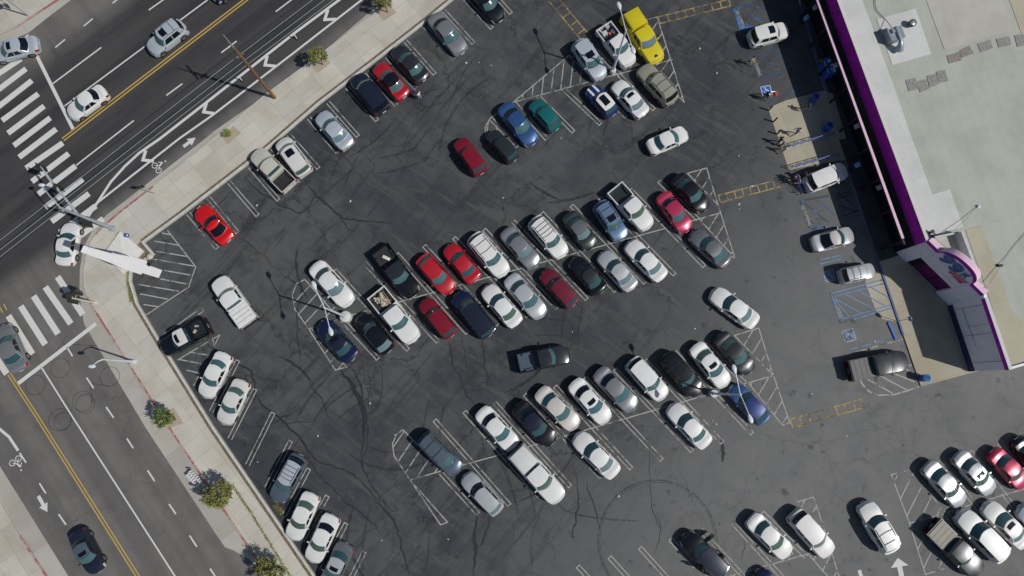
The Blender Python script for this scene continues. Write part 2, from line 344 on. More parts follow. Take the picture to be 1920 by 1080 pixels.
def bike(mb, c, ang):
    c = W(*c); D = Vector((math.cos(ang), math.sin(ang), 0)); N = Vector((-D.y, D.x, 0))
    for s in (-1, 1):
        o = c + N * s * .32
        for k in range(14):
            t0, t1 = [2 * math.pi * (k + j) / 14 for j in (0, 1)]; mb.line(o + D * .26 * math.cos(t0) + N * .26 * math.sin(t0), o + D * .26 * math.cos(t1) + N * .26 * math.sin(t1), .08, .012)
    a = c - N * .32; b = c + N * .32; k = c + D * .35; mb.line(a, k, .07, .0125); mb.line(b, k, .07, .013); mb.line(k, c + D * .75 + N * .1, .16, .0135); mb.line(c + D * .75 + N * .1, c + D * .45 + N * .38, .08, .014); mb.line(c + D * .95, c + D * 1.1, .14, .012)
bike(ln, (294, 315), ANG_A); bike(ln, (29, 864), ANG_B)
tag(ln.build('lane_marking', M_WHT), kind='structure')
yl = MB()
def dbl(mb, a, b, s=.13, w=.11):
    a = W(*a); b = W(*b); d = (b - a).normalized(); n = Vector((-d.y, d.x, 0)) * s; mb.line(a + n, b + n, w, .012); mb.line(a - n, b - n, w, .012)
dbl(yl, (118, 262), (540, -61), .15, .13); dbl(yl, (17, 701), (69, 780)); dbl(yl, (69, 780), (258, 1080)); dbl(yl, (258, 1080), (320, 1180)); dbl(yl, (3, 572), (9, 584), .22)
tag(yl.build('yellow_centre_line', M_YEL), kind='structure')
pk = MB()
for a, b in [((903, -37), (958, 25)), ((870, -4), (922, 53)), ((832, 20), (887.5, 81)), ((797, 50), (851, 111)), ((760, 77), (815, 139)), ((725, 106), (780, 166)), ((688, 135), (743, 197)), ((651, 164), (707, 226)), ((615, 192), (671, 255.5)), ((579, 221), (633, 286)), ((541, 252), (597, 315.5)), ((505, 282), (559, 343)), ((468, 312), (522, 375)), ((429, 341), (483, 404)), ((391, 371), (445, 436)), ((353, 400), (407, 465.5)),
             ((396, 772), (446, 676)), ((431, 823), (478, 730)), ((464, 872), (512, 774.5)), ((500, 915), (545, 827)), ((532, 968), (579, 879)), ((566, 1015), (614, 930)), ((602, 1070), (649, 981.5)), ((640, 1120), (683, 1035)), ((306, 632), (380, 580))]: hairpin(pk, a, b)
for a, b in [((683, 492), (821, 641)), ((744, 476), (876, 624.5)), ((795.5, 461), (933, 609)), ((851.6, 446), (990, 593)), ((908, 430.5), (1044, 578)), ((962, 415), (1100, 561)), ((1016, 399), (1154, 546)), ((1072, 385.5), (1209.5, 530.5)), ((1125, 372), (1264.5, 515)), ((1182, 355.5), (1320.5, 499.5)), ((628, 507), (765, 656)),
             ((815, 788), (955, 947)), ((871, 772), (1011, 930)), ((928, 756), (1069, 912)), ((984, 740), (1127, 895)), ((1041, 724.5), (1183.6, 878.6)), ((1097, 708), (1240.5, 862.5)), ((1153, 692.5), (1297.5, 846)), ((1210, 676), (1354, 830)), ((1265.6, 660.6), (1410, 813))]: hairpin(pk, a, b, 'ab')
for a, b in [((1236, 340), (1309, 412)), ((1322.5, 644), (1400, 722)), ((1083.6, 1062), (1200, 1190)), ((1143, 1045), (1275, 1190)), ((1200, 1027), (1345, 1188)), ((1257, 1011), (1405, 1172)), ((1314, 994), (1465, 1158)), ((1372.5, 978), (1520, 1142)), ((1429.4, 961), (1512, 1045)), ((1763, 863), (1893.6, 1030)), ((1820, 846.7), (1955, 1020)), ((1874, 830.6), (2010, 1000)), ((1108, 85), (1165, 143))]: hairpin(pk, a, b, 'a')
for a, b in [((640, 598), (709, 673)), ((826, 886), (896, 963)), ((1055.6, 166), (1126, 233)), ((1008, 180), (1075, 247)), ((965, 194), (1025, 261)), ((922, 224), (970, 275)), ((1112, 158), (1173.6, 219.4)), ((1160, 140), (1226, 205.6)), ((1775, 965), (1836.7, 1046.7))]: hairpin(pk, a, b)
for a in ([(579, 617), (655, 592), (1248, 428), (1351, 399)], [(769, 900), (824, 884), (944, 851), (1327, 740), (1450, 704)], [(1350, 1085), (1374, 1078.6), (1460, 1054), (1559, 1026)], [(1705, 981), (1771, 963), (1814, 948), (1960, 905)], [(962, 192), (1114, 151), (1260, 112)],
          [(572, 524), (556, 532), (548, 554), (553, 580), (579, 617), (629, 694), (650, 688), (584, 616)], [(572, 524), (625, 585)], [(1351, 399), (1325, 315), (1289, 325), (1345, 383)], [(1309, 409), (1371, 476)], [(1351, 399), (1378, 484), (1369, 479)],
          [(962, 192), (1067, 104), (1114, 151)], [(962, 192), (919, 222), (910, 239), (910, 256)], [(1200, 40), (1232, 32), (1283, 192), (1262, 172)],
          [(755.5, 805.5), (743, 815), (736, 832), (739, 855), (769, 900), (826, 984), (839, 979), (770, 901)], [(755.5, 805.5), (830, 884)], [(1450, 704), (1422.5, 615), (1377, 629), (1450, 704)], [(1404, 719), (1467, 797), (1481, 793), (1450, 704)],
          [(1486, 944), (1525, 932), (1549, 1002), (1559, 1035), (1585, 1120)], [(1486, 944), (1512, 972)], [(1514, 1037), (1560, 1090)], [(1773, 962), (1707.5, 880), (1671, 890), (1705, 981), (1735, 1077), (1774, 1065)],
          [(314, 432), (367, 500), (354, 538), (275, 590)], [(333, 675), (412, 628), (402, 648), (398, 630)], [(363, 723), (375, 700)]): PL(pk, a, .1)
hd = (60, -92)
hatch(pk, [(572, 524), (556, 532), (548, 554), (553, 580), (579, 617), (655, 592), (610, 563)], (75, -85), 1.05); hatch(pk, [(582, 616), (629, 694), (650, 688)], (60, -70), .95)
hatch(pk, [(1289, 325), (1325, 315), (1349, 395)], hd, 1.0); hatch(pk, [(1309, 409), (1351, 399), (1378, 484)], hd, 1.0); hatch(pk, [(962, 192), (1067, 104), (1114, 151)], (12, -100), .9)
hatch(pk, [(919, 222), (971, 276), (950, 275), (910, 256), (910, 239)], (12, -100), .9); hatch(pk, [(1200, 40), (1232, 32), (1283, 192), (1262, 172)], (45, -70), 1.0)
hatch(pk, [(755, 805), (736, 832), (739, 855), (769, 900), (830, 884)], (70, -105), 1.1); hatch(pk, [(1377, 629), (1422, 615), (1450, 704)], hd, 1.05); hatch(pk, [(1404, 719), (1450, 704), (1481, 793), (1467, 797)], hd, 1.05)
hatch(pk, [(1486, 944), (1525, 932), (1556, 1030)], (60, -100), 1.1); hatch(pk, [(1514, 1037), (1559, 1035), (1585, 1120), (1572, 1110)], (60, -100), 1.1)
hatch(pk, [(1671, 890), (1707, 880), (1773, 962), (1705, 981)], (60, -100), 1.15); hatch(pk, [(1705, 981), (1735, 1077), (1774, 1065), (1765, 1050)], (60, -100), 1.15)
for a, b in [((304, 437), (319, 440)), ((289, 452), (336, 460)), ((292, 471), (351, 481)), ((283, 485), (364, 499)), ((308, 507), (358, 516)), ((301, 523), (353, 533)), ((258, 533), (335, 546)), ((263, 551), (315, 561)), ((269, 571), (296, 575)), ((355, 660), (391, 666)), ((336, 674), (383, 683)), ((350, 694), (375, 700))]: L(pk, a, b, .11, .011)
# island beside the store corner and the lines of the disabled bays
PL(pk, [(1613, 713), (1618, 722), (1626, 731), (1636, 738), (1648, 741), (1676, 740), (1700, 733), (1724, 724.5)], .14)
for a, b in [((1626, 711), (1673, 737)), ((1649, 704), (1700, 731)), ((1678, 701), (1715, 716)), ((1696, 691), (1714, 700)), ((1700, 687), (1709, 684)), ((1594, 663), (1693, 635.6))]: L(pk, a, b, .12, .011)
tag(pk.build('parking_lines', M_LOTL), kind='structure')
y2 = MB(); ladder(y2, (1036, -3), (1102, 76), .95, 5); ladder(y2, (1038, -3), (980, -70), .95, 4); ladder(y2, (1236, 38), (1368, 5), .72, 8); ladder(y2, (1349, 373), (1466, 342), .72, 8); ladder(y2, (1484, 794), (1619, 756), .78, 8)
tag(y2.build('yellow_walkway_marking', M_YELW), kind='structure')
bl = MB(); b2 = MB()
PL(b2, [(1558, 550), (1576, 605.6), (1673.6, 577), (1657, 524)], .13, .036, True); L(b2, (1563, 556), (1660, 531), .1, .036); L(b2, (1574, 599), (1673, 571), .1, .036)
for a, b in [((1563, 561), (1592, 594)), ((1564, 560), (1614, 587)), ((1583, 551), (1638, 580)), ((1607, 544), (1658, 573)), ((1629, 537), (1668, 559))]: L(b2, a, b, .12, .0365)
PL(b2, [(1593, 656), (1675, 633), (1672, 627)], .11); PL(b2, [(1536, 488), (1582, 477), (1583, 484), (1538, 495)], .12, .012, True)
PL(bl, [(1554, 367), (1500, 377), (1518, 431), (1545, 424)], .2); hatch(bl, [(1503, 381), (1550, 372), (1572, 415), (1520, 427)], (60, 50), 1.0, .12)
PL(bl, [(1419, 6), (1377, 17), (1389, 54), (1418, 50)], .28); hatch(bl, [(1380, 18), (1428, 5), (1440, 40), (1392, 52)], (60, 40), 1.1, .2)
PL(bl, [(1461, 92), (1407, 106), (1422, 143), (1462, 140)], .28); hatch(bl, [(1410, 108), (1465, 95), (1478, 132), (1425, 142)], (60, 40), 1.1, .2)
PL(bl, [(1440, 196), (1452, 184), (1500, 168)], .16); L(bl, (1590, 358), (1597, 352), .1); PL(bl, [(1366, 0), (1400, -8)], .3)
for a, b in [((1564, 368), (1594, 360)), ((1567, 373), (1598, 365)), ((1570, 362), (1606, 388)), ((1573, 385), (1610, 398)), ((1580, 405), (1612, 395)), ((1584, 412), (1614, 402))]: L(bl, a, b, .12)
tag(bl.build('blue_bay_marking', M_BLUE), kind='structure'); tag(b2.build('faded_blue_bay_marking', M_BLU2), kind='structure')
# wheelchair symbols
def wheelchair(cpx, size, rot, mb_blue, mb_white, z=.012):
    c = W(*cpx); R = Matrix.Rotation(rot, 3, 'Z'); s = size / 2
    def q(x, y, dz): v = R @ Vector((x * s, y * s, 0)) + c; return Vector((v.x, v.y, z + dz))
    mb_blue.add([q(-1, -1, 0), q(1, -1, 0), q(1, 1, 0), q(-1, 1, 0)], [(0, 1, 2, 3)])
    def ll(a, b, w, dz=.003): mb_white.line(q(*a, 0), q(*b, 0), w * s, z + dz)
    for a, b in (((-1, -1), (1, -1)), ((1, -1), (1, 1)), ((1, 1), (-1, 1)), ((-1, 1), (-1, -1))): ll(a, b, .12)
    for k in range(9):
        t0, t1 = [math.radians(150 + 30 * (k + j)) for j in (0, 1)]; ll((-.1 + .42 * math.cos(t0), -.2 + .42 * math.sin(t0)), (-.1 + .42 * math.cos(t1), -.2 + .42 * math.sin(t1)), .13)
    ll((-.15, .5), (-.1, 0), .16, .0035); ll((-.1, 0), (.35, 0), .14, .004); ll((.35, 0), (.55, -.55), .14, .0045); ll((-.2, .58), (-.12, .76), .24, .005); ll((-.12, .25), (.25, .25), .1, .0055)
ib = MB(); iw = MB(); wheelchair((1437, 170), .95, math.radians(12), ib, iw)
tag(ib.build('wheelchair_symbol_ground', mat('bay_blue', (.03, .12, .45), .7)), kind='structure'); tag(iw.build('wheelchair_symbol', mat('bay_white', (.6, .62, .66), .7)), kind='structure')
ib = MB(); iw = MB(); wheelchair((1592, 629), 1.05, math.radians(14), ib, iw); wheelchair((1555, 517), 1.0, math.radians(14), ib, iw)
tag(ib.build('faded_wheelchair_symbol_ground', M_BLU2), kind='structure'); tag(iw.build('faded_wheelchair_symbol', M_WHTW), kind='structure')
def text_mesh(s, size, extr=0.0, bold=0.0):
    c = bpy.data.curves.new('lettering', 'FONT'); c.body = s; c.size = size; c.extrude = extr; c.offset = bold; c.align_x = 'CENTER'; c.align_y = 'CENTER'
    o = bpy.data.objects.new('lettering', c); COL.objects.link(o); dg = bpy.context.evaluated_depsgraph_get(); me = bpy.data.meshes.new_from_object(o.evaluated_get(dg)); bpy.data.objects.remove(o); return me
for px, s, r in (((1570, 577), .52, -72), ((1511, 404), .54, -73), ((1388, 36), .5, -72), ((1419, 126), .5, -72)):
    me = text_mesh('NO PARKING', s, 0, .02); me.materials.append(M_LETW); o = mesh_obj('ground_lettering', me, None, W(*px) + Vector((0, 0, .016))); o.rotation_euler = (0, 0, math.radians(r)); tag(o, kind='structure'); o.scale = (.62, .9, 1)
# tar seams and tyre marks
cr = MB()
CZ = [0.0092]
def rib(mb, P, ws):
    """one continuous ribbon with its own height"""
    CZ[0] += .00004; z = CZ[0]; vs = []
    for i, p in enumerate(P):
        d = (P[min(i + 1, len(P) - 1)] - P[max(i - 1, 0)]).normalized(); n = Vector((-d.y, d.x, 0)) * ws[i] / 2
        vs += [(p.x + n.x, p.y + n.y, z), (p.x - n.x, p.y - n.y, z)]
    mb.add(vs, [(2 * i + 1, 2 * i + 3, 2 * i + 2, 2 * i) for i in range(len(P) - 1)])
def wig(pts, w, n=9, amp=.13, seed=0):
    rnd = random.Random(seed); P = WL(pts); P = [P[0] * 2 - P[1]] + P + [P[-1] * 2 - P[-2]]; out = []; dx = dy = 0
    for i in range(1, len(P) - 2):
        a, b, c, d = P[i - 1:i + 3]; m_ = max(4, int((c - b).length / .35))
        for k in range(m_ + (1 if i == len(P) - 3 else 0)):
            t = k / m_; q = .5 * ((2 * b) + (c - a) * t + (2 * a - 5 * b + 4 * c - d) * t * t + (3 * b - a - 3 * c + d) * t ** 3)
            dx = dx * .75 + rnd.uniform(-amp, amp); dy = dy * .75 + rnd.uniform(-amp, amp); out.append(Vector((q.x + dx, q.y + dy, 0)))
    k = 1.0; ws = []
    for i in range(len(out)): k = max(.35, min(1.5, k + rnd.uniform(-.3, .3))); ws.append(w * k * min(1, .25 + i * .25, .25 + (len(out) - 1 - i) * .25))
    rib(cr, out, ws)
for i, (p, w) in enumerate([([(455, 330), (500, 372), (560, 400), (600, 372), (655, 430), (672, 415)], .09), ([(575, 345), (600, 372), (640, 405), (675, 410), (735, 420)], .12), ([(450, 445), (505, 490), (560, 540), (556, 580), (555, 615), (560, 680), (580, 720), (605, 750), (625, 790)], .1),
        ([(478, 735), (500, 765), (540, 800), (580, 850), (612, 875), (665, 895), (720, 950), (740, 975)], .13), ([(640, 690), (668, 735), (680, 790), (676, 850), (695, 905), (740, 960)], .3), ([(655, 690), (672, 720), (690, 800), (683, 860)], .22), ([(680, 690), (687, 720)], .1), ([(712, 680), (722, 720), (714, 750), (685, 780), (662, 800)], .08), ([(694, 690), (695, 765)], .07),
        ([(575, 850), (600, 890), (650, 940), (690, 970), (720, 1000)], .1), ([(700, 935), (735, 975), (750, 1020), (770, 1080)], .14), ([(840, 640), (850, 680), (862, 710), (880, 740), (895, 765)], .13), ([(865, 625), (872, 660), (885, 710), (887, 745)], .09), ([(905, 620), (910, 680), (915, 740)], .12), ([(930, 620), (945, 740)], .05), ([(975, 705), (960, 745), (945, 790)], .05),
        ([(895, 965), (893, 1010), (890, 1080)], .24), ([(918, 965), (905, 1010), (893, 1040)], .13), ([(810, 985), (800, 1050), (790, 1085)], .06), ([(1020, 935), (1010, 975), (1000, 1010), (994, 1080)], .09), ([(955, 960), (965, 1020)], .05), ([(1075, 870), (1085, 920), (1080, 960), (1075, 1010)], .11), ([(1100, 900), (1120, 990)], .08), ([(1210, 830), (1220, 880), (1218, 940), (1235, 985)], .12),
        ([(1350, 820), (1360, 850), (1352, 870)], .3), ([(1395, 1010), (1392, 1055)], .08), ([(610, 240), (655, 255), (690, 260), (715, 300)], .08), ([(600, 265), (640, 290), (660, 318)], .07), ([(480, 300), (510, 330)], .06), ([(640, 400), (690, 420), (760, 440)], .05), ([(385, 640), (440, 680), (470, 700), (480, 735), (480, 760)], .12), ([(560, 770), (520, 790), (480, 820)], .09),
        ([(420, 780), (470, 800), (520, 795), (585, 790)], .07), ([(1230, 960), (1235, 1000), (1225, 1040)], .06), ([(1270, 880), (1310, 960)], .04), ([(715, 860), (712, 890), (728, 910)], .05), ([(700, 970), (720, 930), (760, 905)], .05), ([(1420, 812), (1500, 830), (1570, 820), (1640, 800)], .04)]): wig(p, w, seed=i)
def ring(c, r, w, a0=0, a1=360, n=60, z=.0092):
    c = W(*c); rib(cr, [c + Vector((r * math.cos(math.radians(a0 + (a1 - a0) * k / n)), r * math.sin(math.radians(a0 + (a1 - a0) * k / n)), 0)) for k in range(n + 1)], [w] * (n + 1))
for c, r in (((155, 752), .92), ((160, 757), .85), ((206, 706), .9), ((113, 690), .9), ((112, 787), 1.0), ((118, 790), .8), ((66, 722), .9)): ring(c, r, .035)
for a, b in (((92, 682), (126, 628)), ((116, 645), (180, 648)), ((170, 720), (172, 755)), ((165, 718), (205, 724))): rib(cr, WL([a, b]), [.035, .035])
tag(cr.build('tar_seams', M_TAR), kind='structure')
cr = MB(); ring((1233, 1015), 5.3, .13, -25, 215); ring((1233, 1015), 5.12, .06, -25, 215); ring((1010, 300), 9.6, .25, 120, 175)
for p in ([(1000, 870), (1050, 950), (1110, 970), (1200, 978)], [(905, 90), (870, 135), (850, 180), (835, 215)]): wig(p, .12, 5, .03)
rnd = random.Random(12)
for k in range(26):
    px = rnd.choice([(640, 330), (760, 250), (560, 430), (720, 720), (870, 700), (620, 700), (1120, 620), (700, 960), (960, 1000), (1000, 330), (1100, 300), (600, 850), (1150, 40), (860, 160)]); c0 = W(px[0] + rnd.uniform(-90, 90), px[1] + rnd.uniform(-60, 60))
    R_ = rnd.uniform(5, 16); a0 = rnd.uniform(0, 6.28); da = rnd.uniform(3, 8) / R_; n = 16
    for off in (0, rnd.choice([.0, 1.5])):
        P_ = [c0 + Vector(((R_ + off) * (math.cos(a0 + da * i / n) - math.cos(a0)), (R_ + off) * (math.sin(a0 + da * i / n) - math.sin(a0)), 0)) for i in range(n + 1)]
        if off: P_ = [p + Vector((math.cos(a0), math.sin(a0), 0)) * off for p in P_]
        w_ = rnd.uniform(.14, .3); rib(cr, P_, [w_ * min(1, .1 + i * .2, .1 + (n - i) * .2) for i in range(n + 1)])
g = G('tyre_rubber_mark', .8); tag(cr.build('tyre_marks', g.out(g.mix(g.ramp(g.noise(g.pos, 1.2, 6), .35, .7), (.034, .036, .041), (.050, .052, .055)), None, g.ramp(g.noise(g.pos, 2.5, 6, .7), .36, .70, .45, .0))), kind='structure')

# ---------------------------------------------------------------- vehicles
def sm(a, b, x): t = max(0, min(1, (x - a) / (b - a))); return t * t * (3 - 2 * t)
M_TYRE = mat('tyre_rubber', (.018, .018, .018), .85); M_RIM = mat('rim_alloy', (.50, .50, .52), .35, .8); M_BLK = mat('black_trim', (.012, .012, .013), .5)
M_GL = {'w': mat('windscreen_glass', (.055, .125, .135), .07, spec=.7), 't': mat('sky_teal_glass', (.028, .072, .085), .07, spec=.7), 'k': mat('dark_glass', (.004, .006, .012), .06, spec=.7), 's': mat('side_glass', (.006, .010, .012), .08, spec=.6), 'g': mat('green_glass', (.07, .12, .10), .1, spec=.7), 'p': mat('pale_glass', (.13, .19, .21), .12, spec=.7)}  # teal of windscreens and rear glass holds sky reflection in its base colour
M_HL = mat('headlight_lens', (.45, .47, .48), .15, spec=.8); M_TL = mat('taillight_lens', (.28, .012, .02), .2, spec=.7); M_PLATE = mat('plate_white', (.6, .6, .58), .5); M_CHR = mat('bright_metal', (.6, .6, .6), .25, .9)
PAINT = {'white': ((.70, .70, .685), 0), 'white2': ((.62, .62, .59), 0), 'silver': ((.50, .52, .54), .3), 'bluesilver': ((.50, .55, .60), .25), 'grey': ((.16, .17, .185), .35), 'midgrey': ((.25, .26, .275), .4), 'slate': ((.115, .15, .19), .35), 'charcoal': ((.030, .034, .041), .3), 'black': ((.006, .007, .010), 0), 'navy': ((.010, .018, .060), .2), 'dnavy': ((.016, .022, .042), .3),
         'blue': ((.035, .10, .25), .35), 'teal': ((.008, .15, .15), .25), 'red': ((.42, .010, .022), .05), 'brightred': ((.60, .006, .010), 0), 'darkred': ((.21, .010, .022), .1), 'maroon': ((.17, .015, .035), .2), 'pinkred': ((.42, .03, .085), .2), 'yellow': ((.62, .52, .012), 0), 'beige': ((.34, .33, .27), .2), 'champagne': ((.34, .33, .27), .3), 'offwhite': ((.50, .49, .43), 0), 'dgreen': ((.035, .045, .045), .35), 'royal': ((.012, .035, .16), .2), 'lightblue': ((.16, .24, .38), .35), 'pearl': ((.55, .52, .49), .1)}
def paint(k):
    c, me = PAINT[k]; nm = k + '_car_paint'
    return mat(nm, c, (.40 if max(c) > .3 else .24) if me < .2 else .30, me, .6, noise=.05, nscale=1.3)
# shape parameters: L, W, belt, roof, cowl, roof front, roof rear, backlight foot, wheelbase ends, hood nose height, tail height
T = {
 'sedan':  dict(L=4.72, W=1.84, zb=.95, zr=1.44, xc=1.12, xf=.42, xr=-.98, xb=-1.62, nose=.66, tail=.98, wf=1.42, wr=-1.36, r=.33),
 'coupe':  dict(L=4.45, W=1.80, zb=.86, zr=1.24, xc=.72, xf=.02, xr=-.58, xb=-1.50, nose=.58, tail=.90, wf=1.36, wr=-1.20, r=.33),
 'hatch':  dict(L=4.15, W=1.76, zb=.95, zr=1.50, xc=1.02, xf=.42, xr=-1.30, xb=-1.86, nose=.70, tail=.98, wf=1.25, wr=-1.25, r=.32),
 'mini':   dict(L=3.75, W=1.70, zb=.92, zr=1.42, xc=.78, xf=.42, xr=-1.30, xb=-1.68, nose=.74, tail=.92, wf=1.22, wr=-1.22, r=.31),
 'wagon':  dict(L=4.72, W=1.82, zb=.98, zr=1.52, xc=1.10, xf=.46, xr=-1.72, xb=-2.18, nose=.70, tail=.98, wf=1.40, wr=-1.38, r=.34),
 'suv':    dict(L=4.66, W=1.88, zb=1.08, zr=1.74, xc=1.10, xf=.55, xr=-1.82, xb=-2.16, nose=.84, tail=1.06, wf=1.38, wr=-1.36, r=.37),
 'van':    dict(L=4.95, W=1.94, zb=1.08, zr=1.78, xc=1.52, xf=.82, xr=-2.10, xb=-2.36, nose=.84, tail=1.04, wf=1.52, wr=-1.50, r=.35),
 'pickup': dict(L=5.45, W=1.96, zb=1.18, zr=1.84, xc=1.22, xf=.68, xr=-.62, xb=-.74, nose=1.0, tail=1.14, wf=1.72, wr=-1.72, r=.39, bed=-.92),
}
NG = 7
class Body:
    def __init__(s, t, p):
        s.p = p; s.t = t
    def w(s, x):
        p = s.p; L2 = p['L'] / 2; df = L2 - x; dr = x + L2; w = p['W'] / 2
        kf = 1 - .26 * (1 - math.sqrt(max(0, 1 - (max(0, .85 - df) / .85) ** 2))) - .03 * sm(.5, L2, x)
        rr = .55; kr = 1 - .20 * (1 - math.sqrt(max(0, 1 - (max(0, rr - dr) / rr) ** 2))) - .02 * sm(.8, L2, -x)
        return w * kf * kr
    def zt(s, x):
        p = s.p; L2 = p['L'] / 2
        if x > p['xc']:
            t = (x - p['xc']) / (L2 - p['xc']); z = p['zb'] - (p['zb'] - p['nose']) * (t ** 1.9); return z - .22 * sm(.90, 1.0, t)
        if x < p['xb']:
            t = (p['xb'] - x) / max(.05, L2 + p['xb']); return p['zb'] + (p['tail'] - p['zb']) * min(1, t * 3) - .14 * sm(.7, 1.0, t)
        return p['zb'] + (p['zb'] * .0)
    def bend(s, x, y):
        p = s.p; L2 = p['L'] / 2; q = (y / (p['W'] / 2)) ** 2
        return x - .30 * q * sm(L2 - 1.0, L2, x) + .17 * q * sm(L2 - .7, L2, -x)
def wheel_meshes(r):
    k = ('wheel', r)
    if k in MC: return MC[k]
    t = MB(); n = 20; prof = [(-.11, r * .66), (-.115, r * .9), (-.085, r), (.085, r), (.115, r * .9), (.11, r * .66)]; vs = []; fs = []
    for y, rr in prof:
        for i in range(n): a = 2 * math.pi * i / n; vs.append((rr * math.cos(a), y, rr * math.sin(a)))
    m = len(prof)
    for j in range(m):
        for i in range(n): fs.append((j * n + i, ((j + 1) % m) * n + i, ((j + 1) % m) * n + (i + 1) % n, j * n + (i + 1) % n))
    t.add(vs, fs); me1 = t.mesh('tyre', M_TYRE, 40)
    d = MB(); vs = [(0, .085, 0)] + [(r * .64 * math.cos(2 * math.pi * i / n), .07, r * .64 * math.sin(2 * math.pi * i / n)) for i in range(n)]
    d.add(vs, [(0, 1 + i, 1 + (i + 1) % n) for i in range(n)], 1)
    for k5 in range(5):
        a = 2 * math.pi * k5 / 5; R = Matrix.Rotation(-a, 3, 'Y'); d.box(R @ Vector((r * .34, .095, 0)), (r * .6, .03, r * .17), R=R)
    d.tube([(0, .07, 0), (0, .11, 0)], r * .16, 10)
    vs = []; 
    for rr, y in ((r * .66, .09), (r * .56, .105)):
        for i in range(n): a = 2 * math.pi * i / n; vs.append((rr * math.cos(a), y, rr * math.sin(a)))
    d.add(vs, [(i, (i + 1) % n, n + (i + 1) % n, n + i) for i in range(n)])
    me2 = d.mesh('rim', [M_RIM, M_BLK], 30); MC[k] = (me1, me2); return MC[k]
def car_meshes(t, over=()):
    key = (t, over)
    if key in MC: return MC[key]
    p = dict(T[t]); p.update(dict(over)); B = Body(t, p); L2 = p['L'] / 2; out = {}
    x0 = p.get('bed', -L2)
    xs = set([x0, L2, p['xc'], L2 - .06, L2 - .18, L2 - .34, L2 - .55])
    if x0 == -L2: xs |= set([-L2 + .05, -L2 + .16, -L2 + .30, -L2 + .5])
    for c in (p['wf'], p['wr']):
        for k in range(-6, 7): xs.add(c + (p['r'] + .07) * math.sin(math.pi / 2 * k / 6))
    x = x0
    while x < L2: xs.add(x); x += .3
    xs = sorted(q for q in xs if x0 <= q <= L2)
    ys = []; 
    for i, q in enumerate(xs):
        if not ys or q - ys[-1] > .025: ys.append(q)
    xs = ys
    def prof(x):
        w = B.w(x); zt = B.zt(x); zs = zt - .055; zl = .24 + .06 * sm(L2 - .5, L2, abs(x)); arch = 0
        for c in (p['wf'], p['wr']):
            d = (p['r'] + .075) ** 2 - (x - c) ** 2
            if d >= 0: arch = max(arch, p['r'] + math.sqrt(d))
        za = max(zl, arch - .0)
        pts = [(w * .93, za), (w * .99, max(zl + .10, za + .01)), (w, max(.52 * zs + .1, za + .03)), (w * .985, max(zs - .16, za + .05)), (w * .95, zs - .03), (w * .88, zt - .005), (w * .55, zt + .035), (0, zt + .05)]
        return pts
    V = []; idx = {}
    b = MB(); nx = len(xs); n = 8
    for x in xs:
        pr = prof(x)
        row = [(y, z) for y, z in pr] + [(-y, z) for y, z in pr[:-1][::-1]]
        for y, z in row: b.v.append((B.bend(x, y), y, z))
    R = 15; hl = MB(); tl = MB(); grille = MB()
    hl.v = tl.v = b.v
    for i in range(nx - 1):
        xm = (xs[i] + xs[i + 1]) / 2
        for j in range(R - 1):
            f = (i * R + j, (i + 1) * R + j, (i + 1) * R + j + 1, i * R + j + 1); jj = min(j, R - 2 - j)
            if xm > L2 - .36 and jj in (3, 4): hl.f.append(f); hl.m.append(0)
            elif x0 == -L2 and xm < -L2 + (.2 if t in ('suv', 'van', 'wagon') else .26) and jj in (3, 4): tl.f.append(f); tl.m.append(0)
            else: b.f.append(f); b.m.append(0)
        f = (i * R, i * R + R - 1, (i + 1) * R + R - 1, (i + 1) * R); b.f.append(f); b.m.append(1)
    for i, flip in ((0, True), (nx - 1, False)):
        for j in range(7):
            f = (i * R + j, i * R + j + 1, i * R + R - 2 - j, i * R + R - 1 - j) if j < 7 else None
            if len(set(f)) < 4: f = tuple(dict.fromkeys(f))
            if not flip: f = f
            else: f = f[::-1]
            if len(f) > 2: b.f.append(f); b.m.append(1 if (not flip and 1 <= j <= 2) else 0)
    # wheel-house liners so that arches read dark
    for c in (p['wf'], p['wr']):
        if c < x0: continue
        b.box((c, 0, p['r'] + .18), ((p['r'] + .04) * 2, p['W'] * .62, .5), mi=1)
    # greenhouse
    wb = p['W'] / 2 * .885; wt = p['W'] / 2 * (.745 if t not in ('suv', 'van', 'pickup') else .79); zr = p['zr']; zb = p['zb']
    steep = t in ('suv', 'van', 'wagon', 'hatch', 'mini'); pk = t == 'pickup'
    cb, ct = (.34, .22); rb, rt = (.05, .03) if pk else ((.16, .10) if steep else (.26, .16)); zbr = B.zt(p['xb'])
    def wsb(u): return Vector((p['xc'] - cb * u * u, wb * u, zb + .03 - .03 * u * u))
    def wst(u): return Vector((p['xf'] - ct * u * u, wt * u, zr - .035 + .035 * (1 - u * u)))
    def rwb(u): return Vector((p['xb'] + rb * u * u, wb * .97 * u, zbr + .03 - .03 * u * u))
    def rwt(u): return Vector((p['xr'] + rt * u * u, wt * .98 * u, zr - .06 + .035 * (1 - u * u)))
    def roof(u, v):
        a = wst(u); c = rwt(u); q = a.lerp(c, v); q.z += .045 * math.sin(math.pi * v) * (1 if not pk else .6); q.y *= 1 + .03 * math.sin(math.pi * v); return q
    def side(sg, s_, t_):
        bq = wsb(sg).lerp(rwb(sg), s_); bq.y *= 1 + .035 * math.sin(math.pi * s_); tq = roof(sg, s_)
        q = bq.lerp(tq, t_); q.y += sg * .03 * math.sin(math.pi * t_); return q
